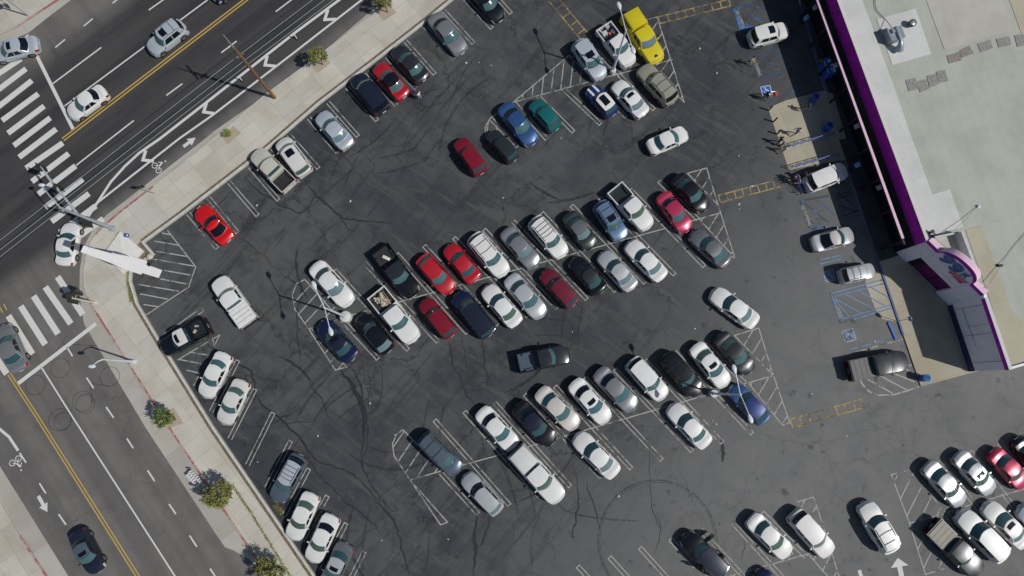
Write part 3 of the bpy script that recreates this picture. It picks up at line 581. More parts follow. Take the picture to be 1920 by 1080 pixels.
    def patch(fn, us, vs_, pick, dest, flip=False):
        vs = [fn(u, v) for v in vs_ for u in us]; nu = len(us); groups = {}
        for j in range(len(vs_) - 1):
            for i in range(nu - 1):
                f = (j * nu + i, j * nu + i + 1, (j + 1) * nu + i + 1, (j + 1) * nu + i); f = f[::-1] if flip else f
                k = pick((us[i] + us[i + 1]) / 2, (vs_[j] + vs_[j + 1]) / 2); groups.setdefault(k, []).append(f)
        for k, fs in groups.items():
            d = dest.setdefault(k[0], MB()); used = sorted({i for f in fs for i in f}); mp = {o: i for i, o in enumerate(used)}
            d.add([vs[i] for i in used], [tuple(mp[i] for i in f) for f in fs], k[1])
    G2 = {}
    us = [-1, -.93, -.6, -.3, 0, .3, .6, .93, 1]; hv = .0
    patch(lambda u, v: wsb(u).lerp(wst(u), v) + Vector((0, 0, .03 * math.sin(math.pi * v))), us, [0, .07, .3, .5, .7, .93, 1], lambda u, v: ('body', 0) if abs(u) > .93 or v > .93 else (('windscreen', 1) if v < .07 else ('windscreen', 0)), G2)
    ev = .82 if not pk else .86
    patch(lambda u, v: rwb(u).lerp(rwt(u), v) + Vector((0, 0, .03 * math.sin(math.pi * v) * (0 if pk else 1))), us, [0, .1, .3, .5, .7, .93, 1], lambda u, v: ('body', 0) if abs(u) > (.6 if t == 'coupe' and False else .93) or v > .93 or (v < .1) else ('rear_window', 0), G2, True)
    patch(roof, [-1, -.9, -.6, -.3, 0, .3, .6, .9, 1], [0, .1, .25, .4, .55, .7, .85, .95, 1], lambda u, v: ('roof', 0), G2)
    ss = [0, .07, .16, .28, .42, .46, .56, .68, .8, 1] if not pk else [0, .1, .3, .5, .54, .7, .86, .93, 1]
    def pick(s_, t_):
        if t_ < .06 or t_ > .92: return ('body', 0)
        if pk: return ('front_side_window', 0) if .1 < s_ < .5 else (('rear_side_window', 0) if .54 < s_ < .86 else ('body', 0))
        if .07 < s_ < .42: return ('front_side_window', 0)
        if .46 < s_ < .8: return ('rear_side_window', 0)
        return ('body', 0)
    for sg in (1, -1):
        D = {}
        patch(lambda s_, t_: side(sg, s_, t_), ss, [0, .06, .35, .65, .92, 1], pick, D, flip=sg < 0)
        for k, d in D.items():
            if k == 'body': G2['body'].add(d.v, d.f, 0)
            else: G2[k + ('L' if sg > 0 else 'R')] = d
    b.add(G2['body'].v, G2['body'].f, 0)
    # seams
    sq = MB()
    def surf(x, f): w = B.w(x) * f; z = B.zt(x) + (.05 if f == 0 else .05 - .055 * min(1, (abs(f) / .88)) ** 2); return Vector((B.bend(x, w), w, z + .004))
    for sg in ():
        pts = [surf(p['xc'] - .05 + (L2 - .30 - p['xc']) * k / 8, sg * .80) for k in range(9)]
        for i in range(8): sq.line(pts[i], pts[i + 1], .018, 0); 
        for q in range(4): pass
    for k in range(8):
        a = surf(L2 - .16, -.8 + .2 * k); c = surf(L2 - .16, -.6 + .2 * k); sq.line(a, c, .02, 0)
    zfix = []
    for q in range(0, len(sq.v), 4):
        pass
    # lift seam vertices to the surface height
    nv = []
    for (x, y, z) in sq.v:
        w = B.w(min(L2, x)); f = min(.95, abs(y) / max(.1, w)); nv.append((x, y, B.zt(min(L2, x + .12 * f)) + .05 - .055 * (f / .88) ** 2 + .008))
    sq.v = nv
    out['seam'] = sq.mesh('hood_gap', M_BLK)
    out['body'] = b.mesh('body', [M_BLK, M_BLK], 32); out['hl'] = []; out['tl'] = []
    def sub(src, cond):
        fs = [f for f in src.f if cond(sum(src.v[i][1] for i in f))]; used = sorted({i for f in fs for i in f}); mp = {o: i for i, o in enumerate(used)}; d = MB(); d.add([src.v[i] for i in used], [tuple(mp[i] for i in f) for f in fs]); return d
    for nm, src, mm in (('headlight', hl, M_HL), ('taillight', tl, M_TL)):
        for c in (lambda s_: s_ > 0, lambda s_: s_ < 0):
            d = sub(src, c)
            if d.f: out['hl' if nm == 'headlight' else 'tl'].append(d.mesh(nm, mm, 40))
    out['roof'] = G2['roof'].mesh('roof', M_BLK, 35)
    out['windscreen'] = G2['windscreen'].mesh('windscreen', [M_GL['w'], M_BLK], 60); out['rear_window'] = G2['rear_window'].mesh('rear_window', M_GL['t'], 60)
    out['sw'] = [(k[:-1], G2[k].mesh(k[:-1], M_GL['s'], 60)) for k in G2 if 'side_window' in k]
    mi = MB(); mi.box((0, 0, 0), (.12, .20, .13), taper=.8); mi.box((-.0, -.1, -.04), (.06, .12, .05)); out['mirror'] = mi.mesh('side_mirror', M_BLK, 60)
    hd = MB(); hd.box((0, 0, 0), (.18, .035, .03)); out['handle'] = hd.mesh('door_handle', M_CHR)
    pl = MB(); pl.box((0, 0, 0), (.02, .42, .16)); out['plate'] = pl.mesh('number_plate', M_PLATE)
    out['fn'] = dict(roof=roof, wsb=wsb, side=side, B=B, p=p, wt=wt, zr=zr); MC[key] = out; return out
CARN = 0
def colmesh(me, mats_, key):
    k = (me.name, key)
    if k in MC: return MC[k]
    c = me.copy()
    for i, m_ in enumerate(mats_): c.materials[i] = m_
    MC[k] = c; return c
def dust_paint(k): return paint(k)
def vehicle(t, col, f, r, opts, label, cat=None, group=None, name=None):
    """t kind, col paint, f / r the front and rear ends as seen in the photo, opts letters"""
    key0 = tuple(o for o in opts.split() if '=' in o and o.split('=')[0] in ('xr', 'xf', 'xc'))
    over = tuple((o.split('=')[0], float(o.split('=')[1])) for o in key0); O = dict((o.split('=') + [True])[:2] if '=' in o else (o, True) for o in opts.split())
    M = car_meshes(t, over); p = M['fn']['p']; z = .62
    a = W(*f, z); c = W(*r, z); d = a - c; L = d.length; ang = math.atan2(d.y, d.x); mid = (a + c) / 2
    nm = name or {'sedan': 'sedan_car', 'coupe': 'sports_coupe', 'hatch': 'hatchback_car', 'mini': 'small_hatchback', 'wagon': 'estate_car', 'suv': 'sport_utility_vehicle', 'van': 'minivan', 'pickup': 'pickup_truck'}[t]
    root = empty(nm, (mid.x, mid.y, .01), ang)
    root.scale = (L / p['L'], float(O.get('ws', 1)) * (.5 + .5 * L / p['L']), 1)
    tag(root, label, cat or {'pickup': 'pickup truck', 'van': 'minivan', 'suv': 'SUV'}.get(t, 'car'), group or 'cars in the parking lot')
    P = paint(col); L2 = p['L'] / 2; fn = M['fn']
    def part(n, me, loc=(0, 0, 0), rot=(0, 0, 0), parent=None, sc=(1, 1, 1)):
        o = bpy.data.objects.new(n, me); COL.objects.link(o); o.parent = parent or root; o.location = loc; o.rotation_euler = rot; o.scale = sc; return o
    body = part('body', colmesh(M['body'], [P, M_BLK], col))
    rc = O.get('R'); RP = paint(rc) if rc in PAINT else P
    ro = part('roof', colmesh(M['roof'], [RP], rc or col))
    if rc: ro['label'] = {'black': 'black roof', 'white': 'white roof', 'champagne': 'pale roof'}.get(rc, 'contrasting roof')
    part('windscreen', colmesh(M['windscreen'], [M_GL[O.get('fg', 'w')], M_BLK], 'f' + O.get('fg', 'w')))
    part('rear_window', colmesh(M['rear_window'], [M_GL[O.get('rg', 't')]], 'r' + O.get('rg', 't')))
    for n, me in M['sw']: part(n, me)
    part('hood_gap', M['seam'])
    for me in M['hl']: part('headlight', me)
    for me in M['tl']: part('taillight', me)
    mm = colmesh(M['mirror'], [P], col)
    for sg in (1, -1):
        part('side_mirror', mm, (p['xc'] - .42, sg * (p['W'] / 2 + .06), p['zb'] + .03), sc=(1, sg, 1))
        if t != 'coupe' and t != 'mini':
            for hx in (p['xf'] * .3 - .25, (p['xr'] + p['xf']) / 2 - .55 if t != 'pickup' else -.55): part('door_handle', colmesh(M['handle'], [P], col), (hx, sg * (p['W'] / 2 - .005), p['zb'] - .17))
    part('number_plate', M['plate'], (-L2 + .002, 0, .62))
    part('number_plate', M['plate'], (L2 - .004, 0, .44))
    ty, ri = wheel_meshes(p['r'])
    for cx in (p['wf'], p['wr']):
        for sg in (1, -1):
            y = sg * (p['W'] / 2 - .135); w_ = part('wheel', ty, (cx, y, p['r']), (0, 0, 0 if sg > 0 else math.pi)); rr = bpy.data.objects.new('rim', ri); COL.objects.link(rr); rr.parent = w_
    def quad(n, u0, u1, v0, v1, m_, dz=.024, parent=None, nn=6):
        q = MB(); vs = [fn['roof'](u0 + (u1 - u0) * i / nn, v0 + (v1 - v0) * j / nn) + Vector((0, 0, dz)) for j in range(nn + 1) for i in range(nn + 1)]
        q.add(vs, [(j * (nn + 1) + i, j * (nn + 1) + i + 1, (j + 1) * (nn + 1) + i + 1, (j + 1) * (nn + 1) + i) for j in range(nn) for i in range(nn)])
        n0 = len(vs); q.add([v - Vector((0, 0, dz + .01)) for v in vs], [])
        ed = [i for i in range(nn + 1)] + [(j + 1) * (nn + 1) - 1 for j in range(1, nn + 1)] + [nn * (nn + 1) + i for i in range(nn - 1, -1, -1)] + [j * (nn + 1) for j in range(nn - 1, 0, -1)]
        q.f += [(ed[k], ed[(k + 1) % len(ed)], ed[(k + 1) % len(ed)] + n0, ed[k] + n0) for k in range(len(ed))]; q.m += [0] * len(ed)
        return q.build(n, m_, parent or ro)
    if 'S' in O: quad('sunroof', -.55, .55, .12, .40, M_GL['k'])
    if 'P' in O: quad('panoramic_sunroof', -.74, .74, .10, .88, M_GL['k'])
    if 'X' in O: quad('roof_hatch', -.8, .8, .0, .99, paint('black'))
    if 'K' in O:
        for sg in (-1, 1):
            rk = MB(); rk.tube([fn['roof'](sg * .86, v) + Vector((0, 0, .05 if 0 < i < 6 else .0)) for i, v in enumerate((.06, .1, .3, .5, .7, .88, .94))], .022, 6); rk.build('roof_rail', M_BLK, ro)
        for v in ((.35, .72) if O['K'] is True else (.25, .42, .6, .78)):
            rk = MB(); rk.tube([fn['roof'](u, v) + Vector((0, 0, .05)) for u in (-.86, -.4, 0, .4, .86)], .022, 6); rk.build('crossbar', M_BLK, ro)
    if 'stripe' in O:
        sp = MB(); B = fn['B']
        for sg in (-1, 1):
            for k in range(8):
                xa, xb_ = [p['xc'] + (L2 - .12 - p['xc']) * q / 8 for q in (k, k + 1)]
                sp.add([(B.bend(x_, y_ * .9), sg * y_, B.zt(x_) + .05 - .055 * (y_ / B.w(x_) / .88) ** 2 + .012) for x_, y_ in ((xa, .20), (xb_, .20), (xb_, .42), (xa, .42))], [(0, 1, 2, 3)][::1] if sg > 0 else [(3, 2, 1, 0)])
        sp.build('hood_stripe', paint('white'), body)
        quad('roof_hatch', -.5, .5, .12, .75, M_GL['k'])
    if 'emblem' in O:
        e = MB(); xx = (p['xc'] + L2) / 2 + .2; zz = fn['B'].zt(xx) + .075
        e.prism([(xx - .16, -.02), (xx - .05, -.17), (xx + .13, -.13), (xx + .05, 0), (xx + .13, .13), (xx - .05, .17), (xx - .16, .02)], zz - .05, zz + .012); e.build('hood_scoop', M_BLK, body)
    if 'dots' in O: pass
    if t == 'pickup':
        x1, x0 = p['bed'] + .02, -L2; zt = 1.16; w = p['W'] / 2 - .015; fz = .72; bd = MB(); rr = p['r'] + .085
        side_pts = [(x0, .42)] + [(p['wr'] + rr * math.cos(a_), p['r'] + rr * math.sin(a_)) for a_ in [math.pi - .15 - k * (math.pi - .3) / 10 for k in range(11)]] + [(x1, .34), (x1, zt), (x0, zt)]
        side_pts = [q for q in side_pts]
        for sg in (-1, 1):
            n_ = len(side_pts); y0, y1 = sg * (w - .09), sg * w
            vs = [(x_, y0, z_) for x_, z_ in side_pts] + [(x_, y1, z_) for x_, z_ in side_pts]
            fs = [tuple(range(n_)), tuple(range(n_, 2 * n_))[::-1]] + [(i, n_ + i, n_ + (i + 1) % n_, (i + 1) % n_) for i in range(n_)]
            bd.add(vs, fs)
        bd.box(((x0 + x1) / 2, 0, fz - .03), (x1 - x0 - .02, 2 * w - .19, .06), mi=1); bd.box((x1 - .04, 0, (zt + .5) / 2), (.07, 2 * w - .19, zt - .5)); bd.box(((x0 + x1) / 2, 0, .52), (x1 - x0 - .3, 1.2, .3), mi=1)
        for sg in (-1, 1): bd.box((p['wr'], sg * (w - .2), fz + .12), (.8, .22, .24), mi=1)
        for k in range(9): bd.box(((x0 + x1) / 2, -.7 + k * .175, fz + .008), (x1 - x0 - .3, .07, .02), mi=1)
        bm_ = bmesh.new(); me = bd.mesh('cargo_bed', [P, paint(O['bed']) if O.get('bed') in PAINT else mat('bed_liner', (.022, .022, .024), .7, noise=.3)], 30); bm_.from_mesh(me); bmesh.ops.recalc_face_normals(bm_, faces=bm_.faces); bm_.to_mesh(me); bm_.free()
        bo = mesh_obj('cargo_bed', me, root)
        tg = MB(); tg.box((x0 + .045, 0, (zt + .5) / 2), (.08, 2 * w - .19, zt - .52)); tg.build('tailgate', P, root)
        bp = MB(); bp.box((x0 - .07, 0, .52), (.16, 2 * w - .1, .2), taper=.9); bp.build('rear_bumper', M_CHR if 'chrome' in O else M_BLK, root)
        for sg in (-1, 1): tq = MB(); tq.box((x0 - .005, sg * (w - .09), .92), (.05, .15, .34)); tq.build('taillight', M_TL, root)
        if 'C' in O:
            cv = MB(); cv.box(((x0 + x1) / 2 + .02, 0, zt + .035), (x1 - x0 - .1, 2 * w - .06, .05), taper=.97)
            for k in range(1, 4): cv.box((x0 + (x1 - x0) * k / 4, 0, zt + .066), (.025, 2 * w - .2, .012), mi=1)
            cm = mat('bed_cover_' + O['C'], PAINT[O['C']][0], .85, noise=.08) if O['C'] in PAINT else mat('tonneau_vinyl', (.17, .17, .165), .8, noise=.08, nscale=2); cv.build('bed_cover', [cm, M_BLK], root)
        if 'cap' in O:
            cv = MB(); z0_, z1_ = zt, p['zr'] + .02; lx = x1 - x0
            pts = [(x0 + .03, w), (x1 + .10, w)]; vs = []
            for z_, ins in ((z0_, 0), ((z0_ + z1_) / 2, .05), (z1_ - .06, .13), (z1_, .26)):
                for sx, sy in ((x0 + .03 + ins * .6, -w + ins), (x1 + .08 - ins * .3, -w + ins), (x1 + .08 - ins * .3, w - ins), (x0 + .03 + ins * .6, w - ins)): vs.append((sx, sy, z_))
            fs = [(i * 4 + k, i * 4 + (k + 1) % 4, (i + 1) * 4 + (k + 1) % 4, (i + 1) * 4 + k) for i in range(3) for k in range(4)] + [(12, 13, 14, 15)]
            cv.add(vs, fs); cap_ = cv.build('bed_canopy', paint(O['cap']) if O['cap'] in PAINT else P, root, 50)
            for sg in (-1, 1): g_ = MB(); g_.box(((x0 + x1) / 2, sg * (w - .05), (z0_ + z1_) / 2), (lx * .75, .02, .26)); g_.build('canopy_window', M_GL['s'], cap_)
            g_ = MB(); g_.box((x0 + .04, 0, (z0_ + z1_) / 2), (.03, 1.3, .34)); g_.build('canopy_window', M_GL['s'], cap_)
    return root
UK = 'cars along the upper sidewalk'; LK = 'cars along the left sidewalk'; MU = 'cars in the middle block'; LB = 'cars in the lower block'; TB = 'cars in the upper right block'; RB = 'cars in the bottom right block'; ST = 'cars by the store'; RD = 'cars on the road'; AI = 'cars in the driving aisles'
V = [
 ('sedan', 'bluesilver', (-19, 105), (74, 82), 'S rg=k', 'silver sedan with sunroof at the top left corner, behind the crosswalk', RD),
 ('sedan', 'white', (129, 219), (199, 169), 'rg=k', 'white sedan stopped at the white line beside the yellow centre line', RD),
 ('suv', 'bluesilver', (281, 99), (347, 47), 'S K rg=k', 'silver SUV with roof rack driving on the upper road', RD),
 ('sedan', 'navy', (400, -1), (462, -52), 'rg=k', 'dark blue car cut off by the top edge on the upper road', RD),
 ('pickup', 'offwhite', (479, 285), (545, 352), 'fg=t chrome', 'off-white pickup truck with an empty black bed by the upper sidewalk', UK),
 ('van', 'white2', (527, 262), (575, 328), 'S rg=g', 'boxy off-white minivan with sunroof next to the off-white pickup', UK),
 ('sedan', 'bluesilver', (598, 212), (655, 276), 'rg=p', 'silver sedan standing alone with empty bays on both sides by the upper sidewalk', UK),
 ('van', 'dnavy', (666, 143), (721, 210), 'rg=k', 'dark navy minivan left of the red car by the upper sidewalk', UK),
 ('sedan', 'red', (706, 121), (759, 183), 'R=black rg=w', 'red car with a black roof between the navy minivan and a charcoal sedan', UK),
 ('sedan', 'charcoal', (740, 89), (796, 151), 'rg=w', 'charcoal sedan right of the red car with a black roof', UK),
 ('sedan', 'midgrey', (868, 99), (812, 30), 'rg=k fg=w', 'dark silver sedan backed in towards the upper sidewalk', UK),
 ('sedan', 'black', (939, 38), (886, -27), '', 'black car cut off by the top edge of the lot', UK),
 ('coupe', 'brightred', (371, 388), (430, 452), 'fg=k rg=k', 'bright red sports coupe with a curved rear window', UK),
 ('pickup', 'white', (409, 522), (469, 606), 'C=white fg=g', 'white pickup truck with white bed cover in the aisle near the striped corner', AI),
 ('pickup', 'black', (305, 658), (391, 611), 'R=white2 S fg=w bed=charcoal', 'black pickup truck with a white roof nosing over the kerb', LK),
 ('sedan', 'white', (383, 746), (424, 662), 'rg=w', 'plain white sedan topmost of the angled cars along the left sidewalk', LK),
 ('sedan', 'white2', (418, 796), (457, 713), 'rg=g', 'greyish white sedan second from the top along the left sidewalk', LK),
 ('wagon', 'slate', (516, 941), (565, 853), 'K=4 R=bluesilver rg=k', 'slate blue estate car with roof rack along the left sidewalk', LK),
 ('sedan', 'white', (547, 1013), (587, 924), 'rg=g fg=g', 'white sedan with pale green windows beside the slate estate car', LK),
 ('sedan', 'white', (583, 1055), (625, 965), 'rg=k fg=g', 'white sedan with a dark rear window, third white car along the left sidewalk', LK),
 ('sedan', 'grey', (610, 1106), (651, 1018), 'S R=silver rg=t', 'grey car with sunroof cut off by the bottom edge beside the left sidewalk', LK),
 ('sedan', 'midgrey', (2, 609), (41, 695), 'rg=t', 'grey sedan crossing the lower left crosswalk at the left edge', RD),
 ('sedan', 'dnavy', (186, 1073), (144, 995), 'S R=slate fg=w rg=k', 'dark blue sedan driving at the bottom left of the photo', RD),
 ('sedan', 'white', (137, 416), (122, 499), 'fg=t rg=w', 'white sedan turning the corner beside the tall white sign pillar', RD),
 ('suv', 'bluesilver', (1129, 148), (1081, 80), 'S rg=k', 'silver-white crossover with sunroof left of the cargo pickup', TB),
 ('pickup', 'white', (1183, 124), (1130, 53), 'bed=charcoal', 'white pickup truck with tools in its bed left of the yellow truck', TB),
 ('pickup', 'yellow', (1234, 119), (1177, 30), 'cap=yellow emblem fg=p', 'bright yellow truck with a canopy', TB),
 ('suv', 'beige', (1201, 125), (1262, 194), 'K rg=k fg=g', 'beige SUV parked below the yellow truck', TB),
 ('sedan', 'white', (1152, 154), (1208, 217), 'S fg=w rg=p', 'white sedan with sunroof between the blue striped car and the beige SUV', TB),
 ('mini', 'royal', (1104, 163), (1151, 216), 'R=white stripe fg=w', 'small blue car with a white roof and white hood stripes', TB),
 ('hatch', 'teal', (998, 190), (1045, 243), 'rg=t', 'teal green hatchback parked alone beside empty bays', TB),
 ('sedan', 'blue', (1001, 270), (943, 198), 'rg=k', 'blue sedan left of the teal hatchback', TB),
 ('suv', 'charcoal', (918, 249), (966, 301), 'ws=.93', 'small dark grey SUV left of the blue sedan', TB),
 ('suv', 'darkred', (859, 262), (904, 326), 'ws=.95', 'dark red SUV alone in the upper aisle', AI),
 ('sedan', 'white', (1289, 247), (1215, 280), 'rg=t', 'white sedan driving through the upper aisle towards the store', AI),
 ('suv', 'white', (1478, 56), (1403, 76), 'S rg=k fg=k', 'white crossover with sunroof between faded blue bays near the top', ST),
 ('suv', 'white', (1587, 317), (1509, 349), 'rg=k fg=k', 'white SUV beside the handrails with a loaded cart at its tail', ST),
 ('sedan', 'silver', (1601, 438), (1521, 460), 'R=pearl fg=t rg=k xr=-.55', 'silver car with a large black rear window parked in front of the store', ST),
 ('suv', 'silver', (1639, 506), (1572, 520), 'K fg=t rg=k ws=.94', 'small silver crossover nearest the store entrance', ST),
 ('pickup', 'black', (777, 555), (713, 468), 'R=charcoal', 'black pickup truck at the left end of the middle block upper line', MU),
 ('hatch', 'red', (847, 548), (789, 482), 'rg=g fg=w', 'red hatchback with pale rear window right of the black pickup', MU),
 ('sedan', 'red', (838, 460), (893, 527), 'fg=t rg=t', 'red sedan between a red hatchback and a big white SUV', MU),
 ('suv', 'white', (948, 516), (886, 442), 'K rg=k', 'large white SUV right of the two red cars in the middle block', MU),
 ('sedan', 'midgrey', (1006, 500), (947, 431), 'rg=t fg=p', 'grey sedan between two white SUVs in the middle block', MU),
 ('suv', 'white', (1058, 481), (999, 411), 'K=3 rg=p', 'white SUV with roof rack, left of the dark green-grey sedan', MU),
 ('sedan', 'dgreen', (1111, 466), (1064, 401), 'rg=t fg=p R=grey', 'dark green-grey sedan left of the blue SUV', MU),
 ('suv', 'lightblue', (1168, 450), (1121, 381), 'S fg=w K', 'blue SUV with sunroof left of the white crew cab pickup', MU),
 ('pickup', 'white', (1217, 429), (1151, 354), 'bed=dgreen fg=g chrome', 'white crew cab pickup truck with an open bed in the middle block', MU),
 ('sedan', 'pinkred', (1290, 434), (1239, 364), 'rg=k fg=w', 'coral red sedan left of the glossy black sedan', MU),
 ('sedan', 'black', (1324, 394), (1266, 331), 'rg=t fg=w', 'glossy black sedan at the upper right end of the middle block', MU),
 ('sedan', 'grey', (1297, 435), (1364, 496), 'fg=t rg=w', 'grey sedan alone at the lower right end of the middle block', MU),
 ('sedan', 'white', (657, 571), (590, 496), 'rg=t fg=p', 'white sedan at the upper left end of the middle block beside the lamp base', MU),
 ('sedan', 'navy', (601, 603), (663, 674), 'S R=dnavy fg=t rg=t', 'navy car under the lamp at the lower left end of the middle block', MU),
 ('hatch', 'black', (673, 591), (731, 659), 'fg=t rg=p', 'black hatchback between the navy car and the white pickup', MU),
 ('pickup', 'white', (779, 640), (706, 549), 'fg=w', 'white pickup truck with a bed full of boards and junk', MU),
 ('suv', 'darkred', (793, 562), (849, 630), 'ws=.93', 'dark red SUV right of the junk pickup', MU),
 ('van', 'navy', (855, 550), (920, 629), 'fg=g R=dnavy', 'dark navy van with its long roof, right of the dark red SUV', MU),
 ('sedan', 'white', (909, 537), (971, 609), 'fg=t rg=g', 'white sedan right of the dark navy van', MU),
 ('sedan', 'silver', (1018, 594), (954, 519), 'rg=t', 'silver-white sedan left of the maroon SUV', MU),
 ('suv', 'maroon', (1018, 508), (1076, 573), 'fg=t ws=.93', 'maroon SUV in the lower line of the middle block', MU),
 ('sedan', 'black', (1073, 485), (1129, 548), 'R=charcoal fg=k rg=t', 'black car right of the maroon SUV', MU),
 ('sedan', 'silver', (1126, 474), (1187, 542), 'fg=t rg=p', 'silver-white sedan right of the black car', MU),
 ('sedan', 'white', (1177, 454), (1243, 523), 'fg=t rg=p', 'white sedan rightmost of the lower line next to empty bays', MU),
 ('sedan', 'white', (1334, 546), (1417, 608), 'fg=t rg=p', 'white sedan driving below the middle block by the striped island', AI),
 ('pickup', 'charcoal', (1068, 662), (972, 683), 'bed=slate', 'dark grey pickup truck driving in the lower aisle', AI),
 ('van', 'slate', (861, 885), (792, 816), 'K ws=.95', 'blue-grey minivan at the upper left end of the lower block', LB),
 ('sedan', 'white', (967, 841), (900, 768), 'rg=k fg=w', 'white sedan left of the glossy black sedan in the lower block', LB),
 ('sedan', 'black', (1037, 832), (969, 758), 'R=dnavy rg=k fg=t', 'glossy black sedan in the upper line of the lower block', LB),
 ('sedan', 'pearl', (1082, 802), (1010, 731), 'rg=t fg=w', 'pearl beige sedan right of the glossy black sedan', LB),
 ('sedan', 'white', (1140, 791), (1074, 715), 'S rg=k', 'white sedan with sunroof in the upper line of the lower block', LB),
 ('sedan', 'midgrey', (1191, 768), (1120, 694), 'rg=k', 'purple-grey sedan between two white cars in the lower block', LB),
 ('suv', 'white', (1246, 747), (1181, 675), 'rg=k', 'white SUV left of the black SUV with silver roof rails', LB),
 ('suv', 'black', (1311, 740), (1246, 665), 'K', 'black SUV with roof rails in the lower block', LB),
 ('sedan', 'white', (1363, 724), (1301, 647), 'S rg=g', 'white sedan with sunroof left of the charcoal car under the lamp head', LB),
 ('sedan', 'charcoal', (1409, 699), (1347, 628), 'rg=g', 'charcoal sedan at the upper right end of the lower block', LB),
 ('hatch', 'blue', (1371, 724), (1434, 790), 'R=royal fg=t rg=t', 'dark blue car below the twin lamp arms', LB),
 ('wagon', 'silver', (870, 890), (937, 960), 'fg=k rg=p ws=.95', 'silver estate car at the lower left end of the lower block', LB),
 ('pickup', 'white', (1051, 938), (966, 843), 'cap=white fg=g', 'white pickup truck with a white canopy over its bed', LB),
 ('sedan', 'white', (1079, 815), (1155, 890), 'fg=t rg=p', 'white sedan in the lower line right of the canopy pickup', LB),
 ('sedan', 'white', (1256, 760), (1326, 835), 'fg=t rg=w', 'white sedan alone among empty bays in the lower line', LB),
 ('suv', 'black', (1282, 1003), (1357, 1076), 'R=dnavy', 'black SUV with an open door at the bottom edge', RB),
 ('sedan', 'white', (1481, 1043), (1406, 969), 'rg=t fg=g', 'boxy white sedan in the bottom row left of a white SUV', RB),
 ('suv', 'white', (1557, 1041), (1485, 960), 'rg=k fg=g', 'white SUV in the bottom row beside a striped island', RB),
 ('suv', 'white', (1618, 941), (1671, 1034), 'K fg=t', 'white SUV driving towards the top in the bottom right aisle', AI),
 ('sedan', 'navy', (1420, 1070), (1478, 1140), '', 'dark blue car barely showing at the bottom edge', RB),
 ('sedan', 'silver', (1806, 947), (1736, 870), 'rg=t fg=g', 'silver sedan at the left end of the bottom right block', RB),
 ('sedan', 'silver', (1861, 925), (1793, 851), 'S rg=t fg=g', 'silver sedan with sunroof left of the crimson sedan', RB),
 ('sedan', 'pinkred', (1923, 914), (1859, 846), 'rg=t fg=g', 'crimson sedan at the right edge', RB),
 ('sedan', 'black', (1960, 895), (1905, 822), '', 'black car cut off by the right edge above the crimson sedan', RB),
 ('suv', 'white', (1797, 960), (1880, 1047), 'fg=t', 'white SUV between the dark pickup and a white sedan', RB),
 ('sedan', 'white', (1846, 944), (1922, 1022), 'S fg=w rg=p', 'white sedan with sunroof in the bottom right block', RB),
 ('sedan', 'bluesilver', (1911, 950), (1985, 1020), '', 'silver car cut off by the right edge in the bottom right block', RB),
 ('pickup', 'charcoal', (1835, 1075), (1745, 985), 'C=beige fg=g', 'dark pickup truck with pale bed cover at the bottom right', RB),
 ('pickup', 'charcoal', (1700, 674), (1590, 696), 'C=v fg=g', 'dark pickup truck with a grey bed cover beside the round-ended striped island', ST),
]
PAINT['tonneau'] = ((.2, .2, .19), 0)
CARS = []
for row in V: CARS.append(vehicle(row[0], row[1], row[2], row[3], row[4], row[5], None, row[6]))

# ---------------------------------------------------------------- the store
PURP = (.42, .006, .40)
M_PUR = mat('purple_render', PURP, .8, noise=.3, nscale=1.6); M_PURD = mat('purple_panel', (.13, .003, .10), .6, noise=.2, nscale=2); M_PINK = mat('pale_pink_coping', (.72, .50, .62), .7, noise=.08, nscale=2)
M_LIL = mat('lilac_render', (.86, .82, .88), .85, noise=.05, nscale=1.0); M_NAVY = mat('navy_plinth', (.03, .025, .09), .7, noise=.3); M_JNT = mat('render_joint', (.22, .20, .27), .9)
def roof_material(name, col, joints=True):
    g = G(name, .9, .2); p = g.pos; c = g.mix(g.ramp(g.noise(p, .35, 6, .65), .35, .7), col, tuple(k * .86 for k in col))
    if joints:
        br = g.n.new('ShaderNodeTexBrick'); g.l.new(g.map(-math.radians(106)), br.inputs[0]); br.inputs['Scale'].default_value = 1; br.inputs['Brick Width'].default_value = 9; br.inputs['Row Height'].default_value = .98
        br.inputs['Mortar Size'].default_value = .014; br.inputs['Mortar Smooth'].default_value = .5; br.inputs[1].default_value = (.96, .96, .96, 1); br.inputs[2].default_value = (1, 1, 1, 1); br.inputs[3].default_value = (.78, .78, .78, 1)
        c = g.mix(1.0, c, br.outputs[0], 'MULTIPLY')
    st_ = g.noise(g.map(-math.radians(106), (.25, 2.2, 1)), .8, 6, .65); c = g.mix(g.ramp(st_, .55, .8, 0, .35), c, tuple(k * .72 for k in col))
    return g.out(c)
M_ROOF = roof_material('roof_membrane', (.445, .455, .405)); M_RWHT = roof_material('roof_white_coating', (.60, .60, .585), False); M_RBEI = roof_material('roof_beige_coating', (.48, .465, .415), False); M_RYEL = roof_material('roof_sand_membrane', (.44, .41, .31), False); M_RPAT = mat('roof_patch_grey', (.25, .25, .235), .9, noise=.25, nscale=6); M_RPA2 = mat('roof_patch_brown', (.24, .215, .19), .9, noise=.3, nscale=6)
RZ = 5.0
fd = Vector((.268, -.9634, 0)); fe = Vector((.9634, .268, 0)); BL = Vector((36.2, 12.55, 0)); BR = W(1774, 567); SC = W(1817, 696)
Nn = BL - fd * 62
tcn = BL + fe * 3.0                                     # back corner of the entrance volume
root_store = empty('store_building', (BL.x, BL.y, 0)); tag(root_store, 'big purple and white discount store with a pale flat roof at the right edge', 'building')
RL = -Vector((BL.x, BL.y, 0))
